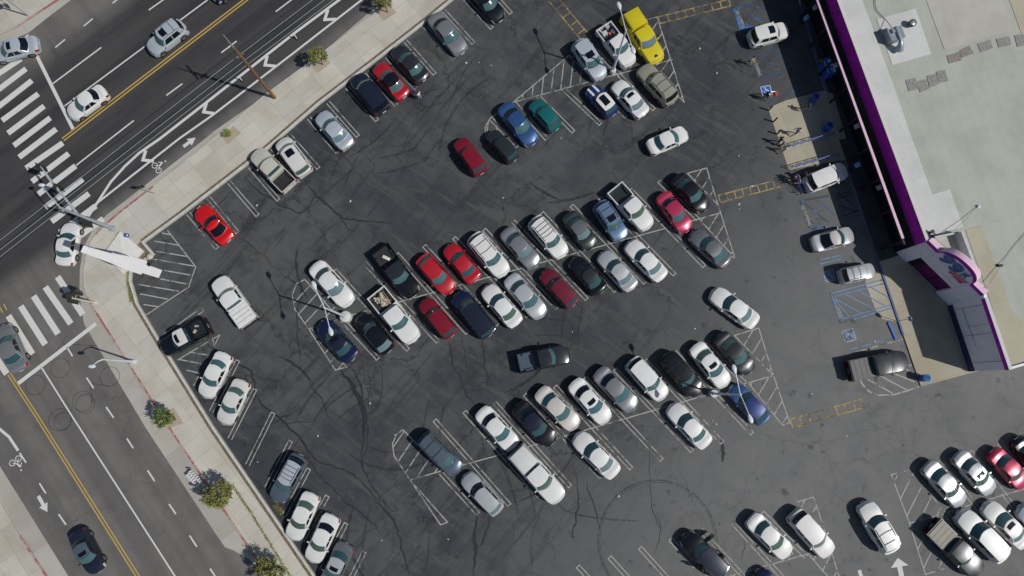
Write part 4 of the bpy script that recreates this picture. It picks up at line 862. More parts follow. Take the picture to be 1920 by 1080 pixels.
def sb(mb, name, mats, smooth=None, parent=None, label=None):
    mb.v = [(v[0] + RL.x, v[1] + RL.y, v[2]) for v in mb.v]; o = mb.build(name, mats, parent or root_store, smooth)
    if label: o['label'] = label
    return o
# walls (the masses) and roof
out_pts = [Nn, BL, BR, SC, SC + fe * 46, SC + fe * 46 - fd * 76, Nn]
m = MB(); m.prism([(p.x, p.y) for p in [Nn + fe * .12, BL + fe * .30, BR + fe * .30 - fd * .1, SC + fe * .25 - fd * .2, SC + fe * 46 - fd * .2, Nn + fe * 50]], 0, RZ); sb(m, 'roof', M_ROOF)
m = MB(); m.strip([Nn, BL - fd * .02], .20, 0, 3.55); sb(m, 'lower_wall', mat('painted_wall_shade', (.012, .012, .018), .4), label='lower part of the purple wall, near black with painted shade')  # shade on the lower purple wall, put into a near-black colour
m = MB(); m.strip([Nn, BL - fd * .02], .26, 3.55, 5.15); sb(m, 'front_wall', M_PUR, label='deep purple front wall in shade')
m = MB(); m.strip([Nn, BL - fd * .02], .30, 5.15, 5.2); sb(m, 'wall_coping', mat('coping_white', (.6, .59, .56), .8))
m = MB(); m.strip([BR - fd * .1 + fe * .1, SC + fe * .1], .25, 0, 5.22); m.strip([SC + fe * .225 - fd * .1, SC + fe * 46 - fd * .1], .2, 0, 5.22); ws = sb(m, 'side_wall', M_LIL, label='lilac white wall right of the entrance')
m = MB(); m.strip([BR - fe * .03 + fd * .3, SC - fe * .03 + fd * .01], .06, 4.78, 5.25); sb(m, 'wall_stripe', M_PUR)
m = MB(); m.strip([BR + fe * .1 + fd * .3, SC + fe * .1 + fd * .01], .3, 5.25, 5.29); sb(m, 'wall_coping', mat('coping_pale', (.6, .58, .6), .8))
m = MB(); m.strip([BR - fe * .05 + fd * .3, SC - fe * .05 + fd * .02], .12, 0, .85); sb(m, 'plinth', M_NAVY)
for p1, p2 in (((1861, 560), (1885, 614)), ((1816, 618), (1829, 616))): pass
m = MB()
a = BR.lerp(SC, .38); 
m.box((a.x - .04 * fe.x, a.y - .04 * fe.y, 3.2), (.03, .02, 2.8), math.atan2(fe.y, fe.x)); 
for k in (.12, .5, .88):
    a = BR.lerp(SC, k); m.box((a.x - .05 * fe.x, a.y - .05 * fe.y, 2.9), (.03, .025, 3.7), math.atan2(fe.y, fe.x))
a = BR.lerp(SC, .5); m.box((a.x - .05 * fe.x, a.y - .05 * fe.y, 2.1), (.03, (SC - BR).length * .76, .03), math.atan2(fe.y, fe.x))
sb(m, 'wall_joint', M_JNT)
# screen wall in front of the purple wall
s0 = W(1533, 0, 3.9); s1 = W(1697, 458, 3.9); s0.z = s1.z = 0; sd_ = (s1 - s0).normalized(); sN = s0 - sd_ * 18
m = MB(); m.strip([sN, s1], .16, 3.6, 3.86); 
for k in range(14):
    q = s1 + (sN - s1) * ((k + .1) / 14); m.box((q.x, q.y, 1.8), (.16, .16, 3.6), math.atan2(sd_.y, sd_.x))
sc_ = sb(m, 'canopy_beam', mat('dark_purple_paint', (.02, .002, .025), .6), label='purple beam on posts in front of the store, lit along its top'); 
m = MB(); m.strip([sN, s1 - sd_ * .55], .24, 3.86, 3.92); sb(m, 'beam_cap', M_PINK, parent=sc_)
# entrance facade
eu = (BR - BL); EL = eu.length; eu.normalize(); en = Vector((eu.y, -eu.x, 0)) 
if en.x > 0: en = -en                                  # outward
def EP(u, z, o=0): q = BL + eu * u + en * o; return Vector((q.x, q.y, z))
def eprism(mb, pts, o0, o1, mi=0):
    n = len(pts); vs = [EP(u, z, o1) for u, z in pts] + [EP(u, z, o0) for u, z in pts]
    fs = [tuple(range(n)), tuple(range(n, 2 * n))[::-1]] + [(i, n + i, n + (i + 1) % n, (i + 1) % n) for i in range(n)]; mb.add(vs, fs, mi)
HZ = 5.30; u1, u2 = EL * .20, EL * .79; OZ = 2.45
def arch(t0, t1, h, n=22, dz=0): return [(EL * (t0 + (t1 - t0) * k / n), HZ + dz + h * (1 - abs(2 * k / n - 1) ** 2.6) ** .62) for k in range(n + 1)]
top = [(0, HZ)] + arch(.2, .8, 1.5) + [(EL, HZ)]
m = MB(); eprism(m, [(0, 0), (u1, 0), (u1, OZ), (0, OZ)], -.45, 0); eprism(m, [(u2, 0), (EL, 0), (EL, OZ), (u2, OZ)], -.45, 0); eprism(m, [(0, OZ), (EL, OZ)] + top[::-1], -.45, 0)
m.box(EP(EL - .68, 2.45, .05), (1.3, .10, 4.88), math.atan2(eu.y, eu.x)); 
bm_ = bmesh.new(); me = m.mesh('entrance_facade', M_LIL); bm_.from_mesh(me); bmesh.ops.recalc_face_normals(bm_, faces=bm_.faces); bmesh.ops.translate(bm_, verts=bm_.verts, vec=RL); bm_.to_mesh(me); bm_.free()
fac = mesh_obj('entrance_facade', me, root_store); fac['label'] = 'pale entrance front with an arched top'
inner = [(EL * .0, HZ - .46)] + [(u, z - .46 if EL * .25 < u < EL * .75 else z - .46) for u, z in arch(.2, .8, 1.5)] + [(EL, HZ - .46)]
m = MB()
for i in range(len(top) - 1): eprism(m, [inner[i], inner[i + 1], top[i + 1], top[i]], .0, .035)
sb(m, 'purple_border', M_PUR, parent=None); m = MB()
for i in range(len(top) - 1):
    a, b = top[i], top[i + 1]; eprism(m, [a, b, (b[0], b[1] + .05), (a[0], a[1] + .05)], -.50, .02)
sb(m, 'arch_coping', M_PINK)
m = MB(); eprism(m, [(u1, .0), (u2, .0), (u2, OZ), (u1, OZ)], -.45, -.17); m2 = MB(); 
sb(m, 'entrance_panel', M_PURD, label='dark purple panels in the entrance opening'); m = MB()
for k in (.24, .62): eprism(m, [(u1 + (u2 - u1) * k, 0), (u1 + (u2 - u1) * k + (.08), 0), (u1 + (u2 - u1) * k + (.08), OZ), (u1 + (u2 - u1) * k, OZ)], -.17, -.13)
sb(m, 'panel_divider', M_BLK)
m = MB(); eprism(m, [(u1, 0), (u1 + .75, 0), (u1 + .75, OZ), (u1, OZ)], -.17, -.12); sb(m, 'entrance_door', M_GL['k'])
m = MB()
for k in range(1, 5): z = OZ + k * .62; eprism(m, [(.05, z), (EL - 1.4, z), (EL - 1.4, z + .018), (.05, z + .018)], 0, .004) if k in (1, 3) else None
eprism(m, [(u1 + .15, 4.3), (u1 + .17, 4.3), (u1 + .17, 3.2), (u1 + .15, 3.2)], 0, .004); sb(m, 'facade_joint', M_JNT)
# raised parapets behind the facade
m = MB(); tb = W(1791, 436, 5.6); tb.z = 0; m.strip([EP(.1, 0, -.5) * 1.0, BL + fe * 2.6], .16, RZ, 5.55); m.strip([BL + fe * 2.6, BL + fe * 2.6 + fd * 3.2], .2, RZ, 6.0); sb(m, 'tower_parapet', mat('parapet_grey', (.52, .53, .53), .85, noise=.08))
# sign lettering
sg = empty('store_sign', (0, 0, 0)); sg.parent = root_store
M_SB = mat('sign_blue', (.02, .09, .36), .4); M_SW = mat('sign_white', (.70, .72, .74), .5); M_SP = mat('sign_pink', (.70, .10, .22), .5)
def letter(s, u, z, size, m_, o, bold, ex=.03, tilt=0, sx=1.0, nm='sign_letters'):
    me = text_mesh(s, size, ex, bold); me.materials.append(m_); ob = mesh_obj(nm, me, sg)
    X = eu; Y = Vector((0, 0, 1)); Z = en; R = Matrix((X, Y, Z)).transposed().to_4x4()
    if X.cross(Y).dot(Z) < 0: R = Matrix((X, Y, -Z)).transposed().to_4x4()
    q = EP(u, z, o) + RL; ob.matrix_local = Matrix.Translation(q) @ R @ Matrix.Rotation(tilt, 4, 'Z') @ Matrix.Diagonal((sx, 1, 1, 1)); return ob
for u, z in ((EL * .34, 5.2), (EL * .50, 5.2)):
    letter('9', u, z, 2.1, M_SB, .05, .085, sx=1.0); letter('9', u, z, 2.1, M_SW, .075, .045, sx=1.0); letter('9', u, z, 2.1, M_SB, .10, .012, sx=1.0)
letter('¢', EL * .635, 5.7, 1.15, M_SW, .06, .05); letter('¢', EL * .635, 5.7, 1.15, M_SB, .09, .012)
letter('only', EL * .635, 4.72, .95, M_SP, .08, .025, tilt=.12); letter('only', EL * .635, 4.72, .95, M_SW, .06, .05, tilt=.12)
letter('STORES', EL * .635, 4.2, .42, M_SP, .08, .015)
# roof zones
def rp(name, pts, m_, z=5.02, parent=None, label=None):
    q = MB(); P_ = WL(pts, z); q.poly([(p.x, p.y, z) for p in P_]); 
    bm__ = bmesh.new(); me = q.mesh(name, m_); bm__.from_mesh(me); bmesh.ops.translate(bm__, verts=bm__.verts, vec=RL)
    bm__.normal_update()
    for f_ in bm__.faces:
        if f_.normal.z < 0: f_.normal_flip()
    bm__.to_mesh(me); bm__.free(); o = mesh_obj(name, me, root_store); 
    if label: o['label'] = label
    return o
rp('roof_coating', [(1546, -80), (1574, 0), (1738, 450), (1747, 447), (1750, 446), (1806, 425), (1781, 355), (1748, 364), (1703, 240), (1682, 178), (1617, 0), (1590, -80)], M_RWHT, 5.03)
rp('roof_coating', [(1644, 36), (1717, 16), (1746, 101), (1673, 122)], M_RWHT, 5.03)
rp('roof_coating', [(1706, -80), (1737, 0), (1771, 93), (1901, 57), (1881, 0), (1850, -90)], M_RBEI, 5.03)
rp('roof_coating', [(1810, 431), (1839, 423), (1862, 482), (1884, 545), (1900, 590), (1935, 610), (1935, 676), (1896, 688), (1858, 570), (1852, 549)], M_RYEL, 5.03)
rp('roof_coating', [(1885, -20), (1900, 20), (1925, 90), (1990, 75), (1960, -60)], M_RYEL, 5.027)
for i, q in enumerate([[(1698, 150), (1716, 146), (1722, 166), (1704, 172)], [(1718, 153), (1737, 148), (1743, 166), (1725, 173)], [(1738, 142), (1755, 138), (1761, 158), (1743, 164)], [(1755, 134), (1772, 131), (1778, 152), (1761, 156)], [(1775, 104), (1800, 97), (1803, 113), (1780, 119)], [(1799, 95), (1818, 85), (1826, 100), (1804, 108)], [(1833, 82), (1857, 74), (1862, 90), (1839, 98)], [(1868, 73), (1892, 68), (1896, 84), (1873, 89)], [(1902, 66), (1918, 63), (1926, 84), (1908, 88)], [(1639, 58), (1649, 58), (1650, 63), (1639, 64)]]):
    rp('roof_patch', q, M_RPA2 if i in (4, 5) else M_RPAT, 5.036 + i * .001)
rp('roof_coating', [(1754, 447), (1790, 437), (1812, 480), (1846, 540), (1800, 486)], M_RBEI, 5.035)
# rooftop unit, vents, cables
M_DUCT = mat('galvanised_metal', (.30, .35, .38), .45, .5, noise=.12)
hu = W(1677, 66, 5.6) ; hv = empty('rooftop_air_unit', (hu.x, hu.y, 5.03), math.radians(-72)); hv.scale = (.85, .85, .8); tag(hv, 'grey metal air unit with a hooded duct on the white roof patch', 'air unit')
m = MB(); m.box((0, 0, .55), (1.3, 1.5, 1.1), taper=.93); m.box((0, 0, 1.12), (1.38, 1.56, .06)); m.build('housing', M_DUCT, hv, 30)
m = MB(); m.tube([(-.7, .1, 1.25), (.9, .1, 1.2), (1.3, .1, .9), (1.55, .1, .35)], [.16, .2, .34, .46], 12); m.build('duct', M_DUCT, hv, 50)
m = MB(); m.box((-.3, -.3, 1.25), (.5, .4, .22), taper=.8); m.build('fan_cover', M_DUCT, hv)
vv = W(1707.5, 46, 5.2); vt = empty('roof_vent', (vv.x, vv.y, 5.03)); tag(vt, 'small round turbine vent right of the rooftop air unit', 'vent')
m = MB(); m.tube([(0, 0, 0), (0, 0, .3)], .2, 12); m.build('collar', M_DUCT, vt, 40); m = MB(); m.ball((0, 0, .42), (.34, .34, .2), 12, 6)
for k in range(12): a = k * math.pi / 6; m.box((.3 * math.cos(a), .3 * math.sin(a), .42), (.04, .14, .3), a, mi=1)
m.build('turbine_head', [M_DUCT, M_BLK], vt, 30)
for i, (px, r_, h_) in enumerate([((1744, 436), .12, .35), ((1749, 442), .10, .3)]):
    c = W(*px, 5.1); m = MB(); m.tube([(0, 0, 0), (0, 0, h_), (0, 0, h_ + .1)], [r_, r_, r_ * 1.6], 10); o = m.build('roof_pipe', M_BLK, None, 50); o.location = (c.x, c.y, 5.03); tag(o, ['dark pipe stub on the white roof strip, farther from the arch', 'dark pipe stub touching the cable by the arch'][i], 'pipe', 'roof pipe stubs')
def cable(name, pts, r, label, m_=None, grp=None):
    m = MB(); m.tube([W(*p) for p in pts], r, 5); return tag(m.build(name, m_ or mat('grey_cable', (.30, .30, .28), .7)), label, 'cable', grp)
cable('roof_cable', [(1750, 446, 5.08), (1768, 436, 5.1), (1790, 431, 5.6), (1812, 410, 5.3), (1832, 388, 5.06)], .022, 'thin cable running from the arch up to a white anchor on the roof', None, 'roof cables')
cable('roof_cable', [(1849, 541, 5.5), (1872, 505, 5.3), (1885, 484, 5.1), (1905, 458, 5.1), (1935, 425, 5.1)], .022, 'thin cable leaving the arch towards the right edge of the roof', None, 'roof cables')
cable('roof_cable', [(1640, -20, 5.1), (1641, 10, 5.1), (1644, 20, 5.1), (1660, 36, 5.1), (1672, 52, 5.8)], .03, 'dark cable reaching the air unit from the top edge', mat('dark_cable', (.1, .1, .1), .7), 'roof cables')
c = W(1835, 387, 5.1); m = MB(); m.ball((0, 0, .06), (.16, .16, .09), 10, 6); m.tube([(0, 0, 0), (0, 0, .3)], .03, 6); o = m.build('cable_anchor', M_SW, None, 50); o.location = (c.x, c.y, 5.03); tag(o, 'small round white cable anchor in the middle of the pale roof', 'anchor')
c = W(1875, 498, 5.15); m = MB(); m.box((0, 0, .12), (.3, .22, .24)); m.tube([(.05, 0, .2), (.12, 0, .45)], .03, 6); o = m.build('cable_box', M_BLK, None); o.location = (c.x, c.y, 5.03); tag(o, 'small black box on the roof cable right of the arch', 'box')
# wall signs behind the beam
M_SGN = mat('sign_board_grey', (.33, .35, .40), .6); M_SGB = mat('sign_board_blue', (.10, .22, .45), .6)
for i, (px, m_, lb) in enumerate([((1530, 13), M_SGN, 'small grey board sign near the top edge by the pink beam'), ((1513, 33), M_SGB, 'small blue board sign standing in the store shade near the top'), ((1568, 122), M_SGN, 'grey board sign above the blue stall'), ((1608, 236), M_SGN, 'grey board sign beside the pink beam, between trolley bays and handrails'), ((1609, 309), M_SGB, 'small blue parking sign in the shade right of the white SUV'), ((1650, 351), M_SGN, 'grey board sign against the lower part of the pink beam')]):
    c = W(*px, 2.3); r_ = empty('board_sign', (c.x, c.y, .13), math.radians(16)); tag(r_, lb, 'sign', 'signs along the store walk')
    m = MB(); m.tube([(0, 0, 0), (0, 0, 2.35)], .035, 6); m.build('post', M_BLK, r_); m = MB(); m.box((-.05, 0, 2.15), (.05, .42, .55), R=Matrix.Rotation(.55, 3, 'Y')); m.build('board', m_, r_)


# ---------------------------------------------------------------- trees
M_BARK = mat('bark', (.14, .10, .07), .95, noise=.3, nscale=9)
def leaf_mat(name, c1, c2, c3):
    g = G(name, .75, .3); r = g.ramp(g.noise(g.pos, 5.5, 3, .6), .35, .65); c = g.mix(r, c1, c2); q = g.ramp(g.noise(g.map(0, (1, 1, 1), (9, 2, 5)), 9, 2), .58, .66); return g.out(g.mix(q, c, c3))
M_LEAF = leaf_mat('leaves_olive', (.10, .125, .028), (.26, .26, .08), (.42, .38, .17)); M_LEAFG = leaf_mat('leaves_green', (.05, .10, .02), (.14, .19, .045), (.25, .26, .08)); M_BUSH = leaf_mat('leaves_bright', (.16, .24, .04), (.30, .38, .08), (.40, .45, .14))
def tree(base, h, r, lm, label, n=1500, name='street_tree', grp='small trees along the sidewalk'):
    b = W(*base); rnd = random.Random(int(base[0])); root = empty(name, (b.x, b.y, .13)); tag(root, label, 'tree' if name == 'street_tree' else 'bush', grp)
    m = MB(); m.tube([(0, 0, 0), (.02, .01, h * .4), (.0, -.02, h * .8), (.03, .02, h * 1.1)], [.06, .05, .04, .015], 7)
    limbs = []
    for k in range(9):
        a = k * 2.4; l = r * rnd.uniform(.6, .95); z0 = h * rnd.uniform(.5, .95); e = Vector((math.cos(a) * l, math.sin(a) * l, z0 + r * rnd.uniform(.1, .6))); limbs.append(e)
        m.tube([(0, 0, z0), e * .5 + Vector((0, 0, z0 * .55)), e], [.03, .018, .006], 5)
    m.build('trunk', M_BARK, root, 50); c = MB(); cl = []
    for k in range(46):
        a = rnd.uniform(0, 6.283); ph = math.asin(rnd.uniform(-.8, 1)); rr = r * rnd.uniform(.55, 1.0) * (1 + .18 * math.sin(3 * a + base[0]))
        cl.append(Vector((rr * math.cos(a) * math.cos(ph), rr * math.sin(a) * math.cos(ph), h + r * .85 * math.sin(ph) * rnd.uniform(.6, 1))))
    for i in range(n):
        q = rnd.choice(cl) + Vector((rnd.gauss(0, 1), rnd.gauss(0, 1), rnd.gauss(0, 1))) * r * .11; s = rnd.uniform(.035, .08) * (r / .85) ** .5
        nrm = (Vector((rnd.gauss(0, 1), rnd.gauss(0, 1), rnd.gauss(.8, 1)))).normalized(); t = nrm.orthogonal().normalized(); t = Matrix.Rotation(rnd.uniform(0, 6.28), 3, nrm) @ t; u = nrm.cross(t)
        c.add([q - t * s * 1.5, q + u * s * .7 + nrm * .01, q + t * s * 1.5, q - u * s * .7 + nrm * .01], [(0, 1, 2, 3)])
    c.build('crown', lm, root)
pits = MB()
for q in ([(706, 23), (729, 8), (744, 25), (719, 41)], [(583, 126), (611, 108), (621, 119), (597, 138)], [(416, 257), (439, 237), (453, 250), (428, 272)], [(303, 781), (327, 764), (345, 793), (317, 804)]):
    P_ = WL(q); pits.prism([(p.x, p.y) for p in P_], .0, .137)
tag(pits.build('tree_pit_soil', M_PIT), kind='structure')
tree((727, 24), 2.1, .85, M_LEAF, 'round olive-green street tree near the top edge of the sidewalk'); tree((606, 122), 2.1, .84, M_LEAF, 'round olive-green street tree between the utility pole and the top tree')
tree((430, 254), .45, .42, M_BUSH, 'tiny bright green shrub in a square soil pit by the bike lane', 420, 'shrub', 'small trees along the sidewalk'); tree((328, 781), 2.1, .88, M_LEAFG, 'dark green street tree beside the street with the tyre circles')
tree((426, 922), 2.1, 1.25, M_LEAF, 'largest street tree, next to a white slatted bench', 2600); tree((523, 1062), 2.1, 1.25, M_LEAF, 'street tree cut by the bottom edge of the photo', 2400)
# ---------------------------------------------------------------- lamps, poles, signals
M_LAMP = mat('lamp_white_paint', (.62, .66, .70), .45); M_LBASE = mat('lamp_base_concrete', (.58, .59, .58), .85, noise=.08)
def at_h(px, z): return W(px[0], px[1], z)
def lot_lamp(base, h, heads, br, label):
    b = W(*base); r = empty('parking_lot_lamp', (b.x, b.y, .01)); tag(r, label, 'street lamp', 'tall lamps in the parking lot')
    m = MB(); m.tube([(0, 0, 0), (0, 0, .72), (0, 0, .75)], [br, br, br * .93], 20); m.build('concrete_base', M_LBASE, r, 40)
    m = MB(); m.tube([(0, 0, .7), (0, 0, h * .5), (0, 0, h)], [.12, .095, .07], 10); m.box((0, 0, .8), (.34, .34, .06)); m.build('pole', M_LAMP, r, 50)
    for hp in heads:
        e = at_h(hp, h + .25) - Vector((b.x, b.y, .01)); d = Vector((e.x, e.y, 0)).normalized(); a = MB()
        a.tube([(0, 0, h - .15), Vector((e.x * .35, e.y * .35, h + .05)), Vector((e.x * .75, e.y * .75, h + .22)), e - d * .3], .038, 7); a.build('arm', M_LAMP, r, 50)
        a = MB(); R = Matrix.Rotation(math.atan2(d.y, d.x), 3, 'Z'); vs = []
        n0 = 12; prof = [(-.40, .05), (-.25, .12), (0, .20), (.2, .19), (.36, .10), (.40, .02)]; fs = []
        for x_, rr in prof:
            for k in range(n0): t = 2 * math.pi * k / n0; vs.append(R @ Vector((x_, rr * math.cos(t), rr * .55 * math.sin(t))) + e)
        for i in range(len(prof) - 1):
            for k in range(n0): fs.append((i * n0 + k, i * n0 + (k + 1) % n0, (i + 1) * n0 + (k + 1) % n0, (i + 1) * n0 + k))
        a.add(vs, fs); hd_ = a.build('lamp_head', M_LAMP, r, 60); g_ = MB(); g_.ball(e - Vector((0, 0, .1)), (.2, .14, .08), 10, 5); g_.build('lens', M_HL, hd_, 60)
lot_lamp((1148, 137), 8.3, [(1161, 11), (1187, 93)], .28, 'white twin lamp post between the cargo pickup and the silver-white crossover')
lot_lamp((651, 595), 8.0, [(589, 535), (620, 621)], .52, 'white twin lamp post with a wide round base in the middle block')
lot_lamp((1335, 738), 8.1, [(1377, 692), (1407, 785)], .36, 'white twin lamp post leaning over the dark blue car in the lower block')
# lamp over the left street
b = W(254, 678); r = empty('street_light', (b.x, b.y, .13)); tag(r, 'single white street light on the kerb over the left street', 'street lamp')
m = MB(); m.tube([(0, 0, 0), (0, 0, .25)], [.2, .18], 12); m.build('base_plate', M_LAMP, r, 40); m = MB(); m.tube([(0, 0, .2), (0, 0, 5.1)], [.11, .07], 10); m.build('pole', M_LAMP, r, 50)
e = at_h((172, 687), 5.3) - Vector((b.x, b.y, .13)); m = MB(); m.tube([(0, 0, 5.0), e * .3 + Vector((0, 0, 3.75)), e * .75 + Vector((0, 0, 1.35)), e], [.05, .045, .035, .03], 7); m.build('arm', M_LAMP, r, 50)
m = MB(); m.ball(e, (.34, .17, .11), 12, 6); hd_ = m.build('lamp_head', M_LAMP, r, 60); hd_2 = MB(); hd_2.ball(e - Vector((0, 0, .08)), (.18, .12, .07), 8, 5); hd_2.build('lens', M_HL, hd_, 60)
# wooden utility pole and its wires
M_WOOD = mat('pole_wood', (.20, .11, .065), .9, noise=.45, nscale=6)
b = W(516, 184); r = empty('utility_pole', (b.x, b.y, .13)); tag(r, 'brown wooden utility pole with a crossarm leaning over the upper road', 'utility pole')
m = MB(); m.tube([(0, 0, 0), (0, 0, 5), (0, 0, 10.2)], [.17, .14, .11], 10); m.build('pole', M_WOOD, r, 50)
m = MB(); m.tube([(0, 0, 10.1), (0, 0, 12.1)], [.06, .04], 8); m.build('mast', mat('pole_grey', (.30, .29, .28), .7), r, 50)
m = MB(); m.box((0, 0, 10.0), (.12, 1.9, .12), ANG_A); m.box((0, 0, 8.6), (.1, .7, .1), ANG_A + math.pi / 2)
for k in (-.85, -.4, .4, .85): d = Matrix.Rotation(ANG_A + math.pi / 2, 3, 'Z') @ Vector((k, 0, 0)); m.tube([(d.x, d.y, 10.05), (d.x, d.y, 10.25)], .04, 6)
m.build('crossarm', M_WOOD, r)
for k in range(14): m = MB(); a = k * math.pi / 2 + .4; m.tube([(.13 * math.cos(a), .13 * math.sin(a), 2.8 + k * .5), (.3 * math.cos(a), .3 * math.sin(a), 2.82 + k * .5)], .018, 5); m.build('climbing_step', M_BLK, r)
m = MB(); m.tube([(.17, .05, 0), (.16, .05, 1.6)], .05, 6); m.build('yellow_guard', mat('guard_yellow', (.6, .4, .05), .6), r)
M_WIRE = mat('wire_pale', (.30, .37, .37), .6, .2)
def proj(v):
    dz = v.z - H; cy = v.y * math.cos(TH) + dz * math.sin(TH); cz = -v.y * math.sin(TH) + dz * math.cos(TH); return (960 + F * v.x / -cz, 540 - F * cy / -cz)
for i, (p1, p2, lb) in enumerate([((586, 0), (400, 140), 'topmost pale wire over the upper road'), ((608, 0), (400, 157), 'middle pale wire of three over the upper road'), ((625, 0), (400, 169), 'lowest pale wire of three over the upper road')]):
    best = min((abs((p2[0] - p1[0]) * (proj(Vector((b.x, b.y, z / 20)))[1] - p1[1]) - (p2[1] - p1[1]) * (proj(Vector((b.x, b.y, z / 20)))[0] - p1[0])), z / 20) for z in range(100, 240))[1]
    k = lambda t: (p1[0] + (p2[0] - p1[0]) * t, p1[1] + (p2[1] - p1[1]) * t); m = MB(); mid = Vector((b.x, b.y, best)); pts = []
    A_ = W(*k(-1.6), best); far = W(-60, [497, 515, 528][i], best); mm = W(115, [371, 382, 393][i] - 2, best)
    for j in range(13): t = j / 12; q = A_.lerp(W(*k(.72), best), t); q.z -= 0; pts.append(q)
    for j in range(1, 25): t = j / 24; q = W(*k(.72), best).lerp(far, t); pts.append(q)
    m.tube(pts, .022, 5); tag(m.build('overhead_wire', M_WIRE), lb, 'wire', 'overhead wires above the upper road')
# traffic signal with mast arm
M_GALV = mat('signal_pole_grey', (.42, .46, .50), .5, .3); M_SIG = mat('signal_housing', (.035, .035, .03), .6)
def signal_head(parent, loc, rz, lab=None):
    m = MB(); m.box((0, 0, 0), (.30, .34, 1.05)); R = Matrix.Rotation(rz, 3, 'Z'); 
    m.box((-.02, 0, 0), (.03, .62, 1.35)); m.v = [tuple(R @ Vector(v) + Vector(loc)) for v in m.v]; o = m.build('signal_head', M_SIG, parent)
    for k, c_ in enumerate(((.35, .02, .02), (.4, .22, .02), (.02, .25, .12))):
        q = MB(); z = .33 - .33 * k; q.tube([(.15, 0, z), (.30, 0, z + .02)], [.13, .12], 10, cap=False); q.v = [tuple(R @ Vector(v) + Vector(loc)) for v in q.v]; q.build('visor', M_SIG, o)
        q = MB(); q.tube([(.14, 0, z), (.17, 0, z)], .11, 10); q.v = [tuple(R @ Vector(v) + Vector(loc)) for v in q.v]; q.build('lens', mat('signal_lens%d' % k, c_, .3), o)
    return o
b = W(213, 429); O_ = Vector((b.x, b.y, .13)); r = empty('traffic_signal_mast', O_); tag(r, 'grey traffic signal pole with a long arm and lamp arm over the upper crosswalk', 'traffic signal')
m = MB(); m.tube([(0, 0, 0), (0, 0, 4), (0, 0, 7.8)], [.17, .14, .10], 12); m.box((0, 0, .06), (.55, .55, .12)); m.build('pole', M_GALV, r, 50)
za = 5.6; e = at_h((75, 311), 6.3) - O_; m = MB(); m.tube([(0, 0, za - .3), e * .5 + Vector((0, 0, (za - .2) * .5 + .05)), e], [.13, .10, .06], 10); m.build('signal_arm', M_GALV, r, 50)
e2 = at_h((78, 347), 8.4) - O_; m = MB(); m.tube([(0, 0, 7.7), e2 * .5 + Vector((0, 0, 4.05)), e2], [.05, .045, .035], 7); m.build('lamp_arm', M_GALV, r, 50)
m = MB(); m.ball(e2, (.3, .16, .1), 10, 6); m.build('lamp_head', M_LAMP, r, 60)
signal_head(r, e + Vector((-.1, -.05, -.35)), math.radians(215)); signal_head(r, e * .58 + Vector((0, 0, (1 - .58) * za * .97 - .35)), math.radians(215))
m = MB(); m.box(e * .72 + Vector((0, 0, .28 * za + .05)), (1.5, .05, .4), math.atan2(e.y, e.x)); m.build('street_name_plate', mat('plate_pale', (.5, .55, .55), .6), r)
for dx, dy, z, a in ((-.5, -.3, 3.1, 215), (-.55, -.05, 3.5, 150), (-.95, .12, 3.0, 180)): signal_head(r, Vector((dx, dy, z)), math.radians(a))
m = MB(); m.tube([(0, 0, 3.1), (-1.0, .1, 3.1)], .04, 6); m.build('bracket', M_GALV, r)
b = W(180, 568); r = empty('corner_traffic_signal', (b.x, b.y, .13)); tag(r, 'short traffic signal post with clustered heads beside the lower crosswalk', 'traffic signal')
m = MB(); m.tube([(0, 0, 0), (0, 0, 3.4)], [.08, .06], 10); m.box((0, 0, .05), (.3, .3, .1)); m.build('pole', mat('post_cream', (.60, .58, .48), .6), r, 50)
m = MB(); m.tube([(0, 0, 3.0), (-.35, .25, 3.0)], .03, 6); m.tube([(0, 0, 3.0), (.1, .45, 3.0)], .03, 6); m.build('bracket', M_GALV, r)
signal_head(r, (-.4, .35, 2.9), math.radians(150)); signal_head(r, (.12, .5, 2.9), math.radians(80)); signal_head(r, (-.55, -.1, 2.4), math.radians(200))
b = W(55, 31); r = empty('far_traffic_signal', (b.x, b.y, .13)); tag(r, 'thin signal pole with a red sign on the far sidewalk at the top left corner', 'traffic signal')
m = MB(); m.tube([(0, 0, 0), (0, 0, 4.6)], [.08, .06], 10); m.build('pole', M_GALV, r, 50); signal_head(r, (-.3, .1, 3.6), math.radians(-40)); m = MB(); m.box((.1, .3, 2.9), (.05, .6, .6), .6); m.build('red_sign_plate', mat('sign_red', (.35, .06, .07), .6), r)
# tall pylon sign at the corner with its low plinth
b = W(296, 512); r = empty('pylon_sign', (b.x, b.y, .01)); tag(r, 'tall bright white sign pillar at the lot corner leaning over the corner sidewalk', 'sign pillar')
m = MB(); M_PYL = mat('pylon_white', (.86, .86, .86), .7, noise=.03)
pa = math.atan2(-.345, .93)
def slab(mb, z0, z1, w0, w1, d0, d1, off=0):
    R = Matrix.Rotation(pa, 3, 'Z'); vs = [R @ Vector((sx * d / 2, sy * w / 2 + off, 0)) + Vector((0, 0, z)) for z, w, d in ((z0, w0, d0), (z1, w1, d1)) for sx, sy in ((-1, -1), (1, -1), (1, 1), (-1, 1))]
    mb.add(vs, [(3, 2, 1, 0), (4, 5, 6, 7), (0, 1, 5, 4), (1, 2, 6, 5), (2, 3, 7, 6), (3, 0, 4, 7)])
slab(m, 0, 2.9, .80, .82, .55, .5); m.build('pillar_foot', M_PYL, r)
m = MB(); slab(m, 2.9, 5.4, 1.32, 1.26, .5, .48, .08); slab(m, 5.4, 7.5, 1.26, .84, .48, .44, .03); slab(m, 7.5, 11.3, .80, .56, .44, .4); m.build('pillar', M_PYL, r)
